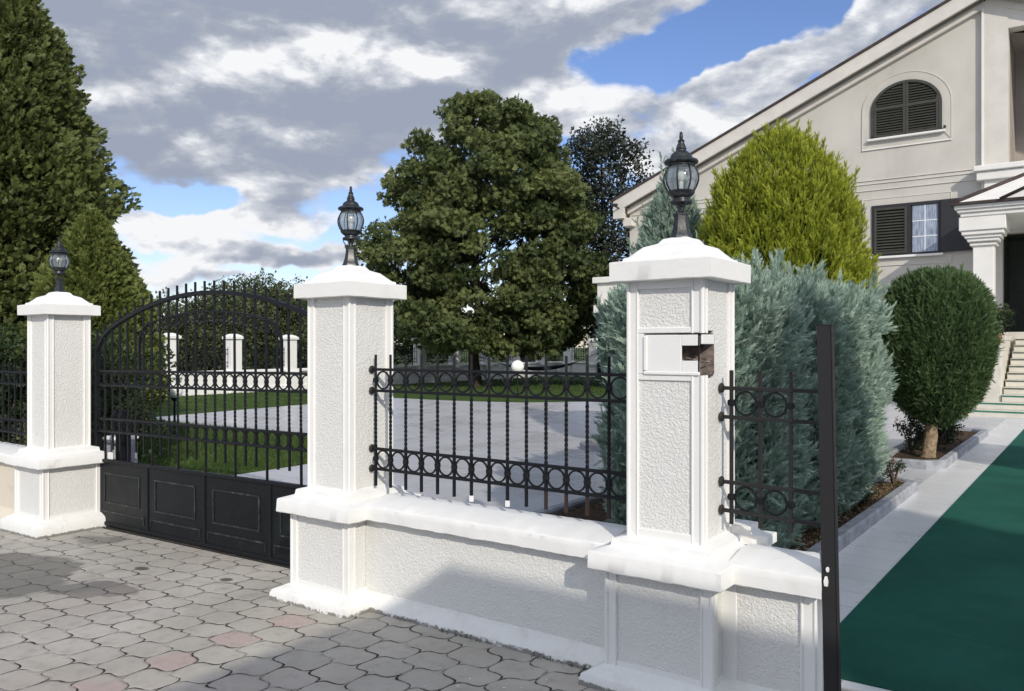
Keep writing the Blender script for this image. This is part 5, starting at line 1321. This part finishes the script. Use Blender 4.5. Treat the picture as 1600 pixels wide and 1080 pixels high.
def shrub(name, x, y, z0, h, r_, mat, n, label, size=(.06, .11), tpl=LEAFS, group=None, stems=5, fl=0):
    T = empty(name, (x, y, z0), label, 'shrub', group)
    k = max(5, int(n / 55)); rr = random.Random(int(abs(x * 100 + y)))
    cl = [((rr.uniform(-1, 1) * r_ * .7, rr.uniform(-1, 1) * r_ * .7, h * rr.uniform(.25, .9)), rr.uniform(.7, 1.1)) for _ in range(k)]
    clump_tree('foliage', T, cl, n / k, r_ * .42, size, mat, tpl, .3, flat=.9, cvar=.16)
    mb = MB()
    for i in range(stems):
        a = i * 2.4; mb.tube([(0, 0, 0), (math.cos(a) * r_ * .3, math.sin(a) * r_ * .3, h * .45), (math.cos(a) * r_ * .6, math.sin(a) * r_ * .6, h * .85)], [.012, .008, .004], 5)
    mb.build('stems', BARKM, T)
    if fl:
        p = np.array([[rr.uniform(-1, 1) * r_ * .8, rr.uniform(-1, 1) * r_ * .8, h * rr.uniform(.8, 1.05)] for _ in range(fl)])
        leaf_cloud('flowers', [(np.repeat(p, 5, 0), rng.normal(size=(fl * 5, 3)), np.full(fl * 5, .045), rng.random(fl * 5), LEAFS, 0)], L_ROSE, T)
    return T
shrub('shrub', -11.65, 6.1, 0, 1.25, .5, L_SHRUB, 1500, 'yellow green shrub behind the left part of the gate', (.08, .14))
shrub('shrub', -13.2, 6.3, 0, 1.5, .6, L_DARK, 1500, 'dark green shrub below the thujas behind the gate', (.09, .15))
shrub('shrub', -9.95, 4.5, 0, 1.0, .42, L_VARI, 700, 'variegated pale shrub behind the fence at the far left', (.07, .12))
shrub('shrub', -11.2, 4.6, 0, 1.9, .9, L_DARK, 2200, 'tall dark shrub behind the iron fence at the far left', (.09, .15))
shrub('shrub', -9.3, 4.9, 0, 1.7, .7, L_DARK, 1800, 'dark shrub directly behind the far left pillar', (.08, .14))
shrub('shrub', -1.98, 13.5, .06, .55, .30, L_DARK, 700, 'dark leafy shrub right behind the topiary trunk', (.05, .09))
shrub('shrub', -2.05, 14.4, .06, .50, .30, L_DARK, 500, 'low dark shrub farthest along the topiary bed', (.05, .09))
shrub('rose_bush', -2.22, 12.9, .06, .55, .26, L_DARK, 380, 'rose bush with a few red flowers left of the topiary trunk', (.04, .08), fl=4)
shrub('rose_bush', -1.86, 9.75, .06, .32, .12, L_DARK, 160, 'small rose at the far corner of the hedge bed', (.03, .06), fl=1)
shrub('rose_bush', -1.84, 8.3, .06, .16, .12, L_DARK, 120, 'low sprig at the foot of the blue hedge', (.03, .06))
# weeds in the crack at the foot of the low wall
def weeds():
    n = 260; x = np.concatenate([rng.uniform(-3.6, -2.0, 160), -3.05 + rng.normal(size=60) * .03, rng.uniform(-2.4, -1.95, 40)])
    p = np.stack([x, np.full(n, 3.499) + rng.normal(size=n) * .006, np.full(n, .002)], 1); keep = np.array([noise.noise(Vector((a * 3, 0, 0))) > -.05 for a in x]); p = p[keep]; n = len(p)
    o = leaf_cloud('weeds', [(p, np.array([0, -.3, 1]) + rng.normal(size=(n, 3)) * .6, rng.uniform(.008, .018, n), rng.random(n) * .4, LEAFS, 0)], L_DARK); o['kind'] = 'stuff'; o['label'] = 'tiny weeds and moss in the crack at the foot of the low wall'; o['category'] = 'weeds'
weeds()
def twiggy_litter():
    n = 420; x = rng.uniform(-1.95, -1.75, n); y = rng.uniform(6, 10, n)
    p = np.stack([x, y, np.full(n, .09)], 1)
    o = leaf_cloud('fallen_leaves', [(p, rng.normal(size=(n, 3)) * np.array([1, 1, .15]), rng.uniform(.03, .06, n), rng.random(n), LEAFS, 0)], L_LITTER); o['kind'] = 'stuff'; o['label'] = 'dry leaf litter on the soil of the hedge bed'; o['category'] = 'leaves'
L_LITTER = m_leaf('dry_leaf', (.10, .07, .035), (.30, .22, .12), None, .1)
twiggy_litter()
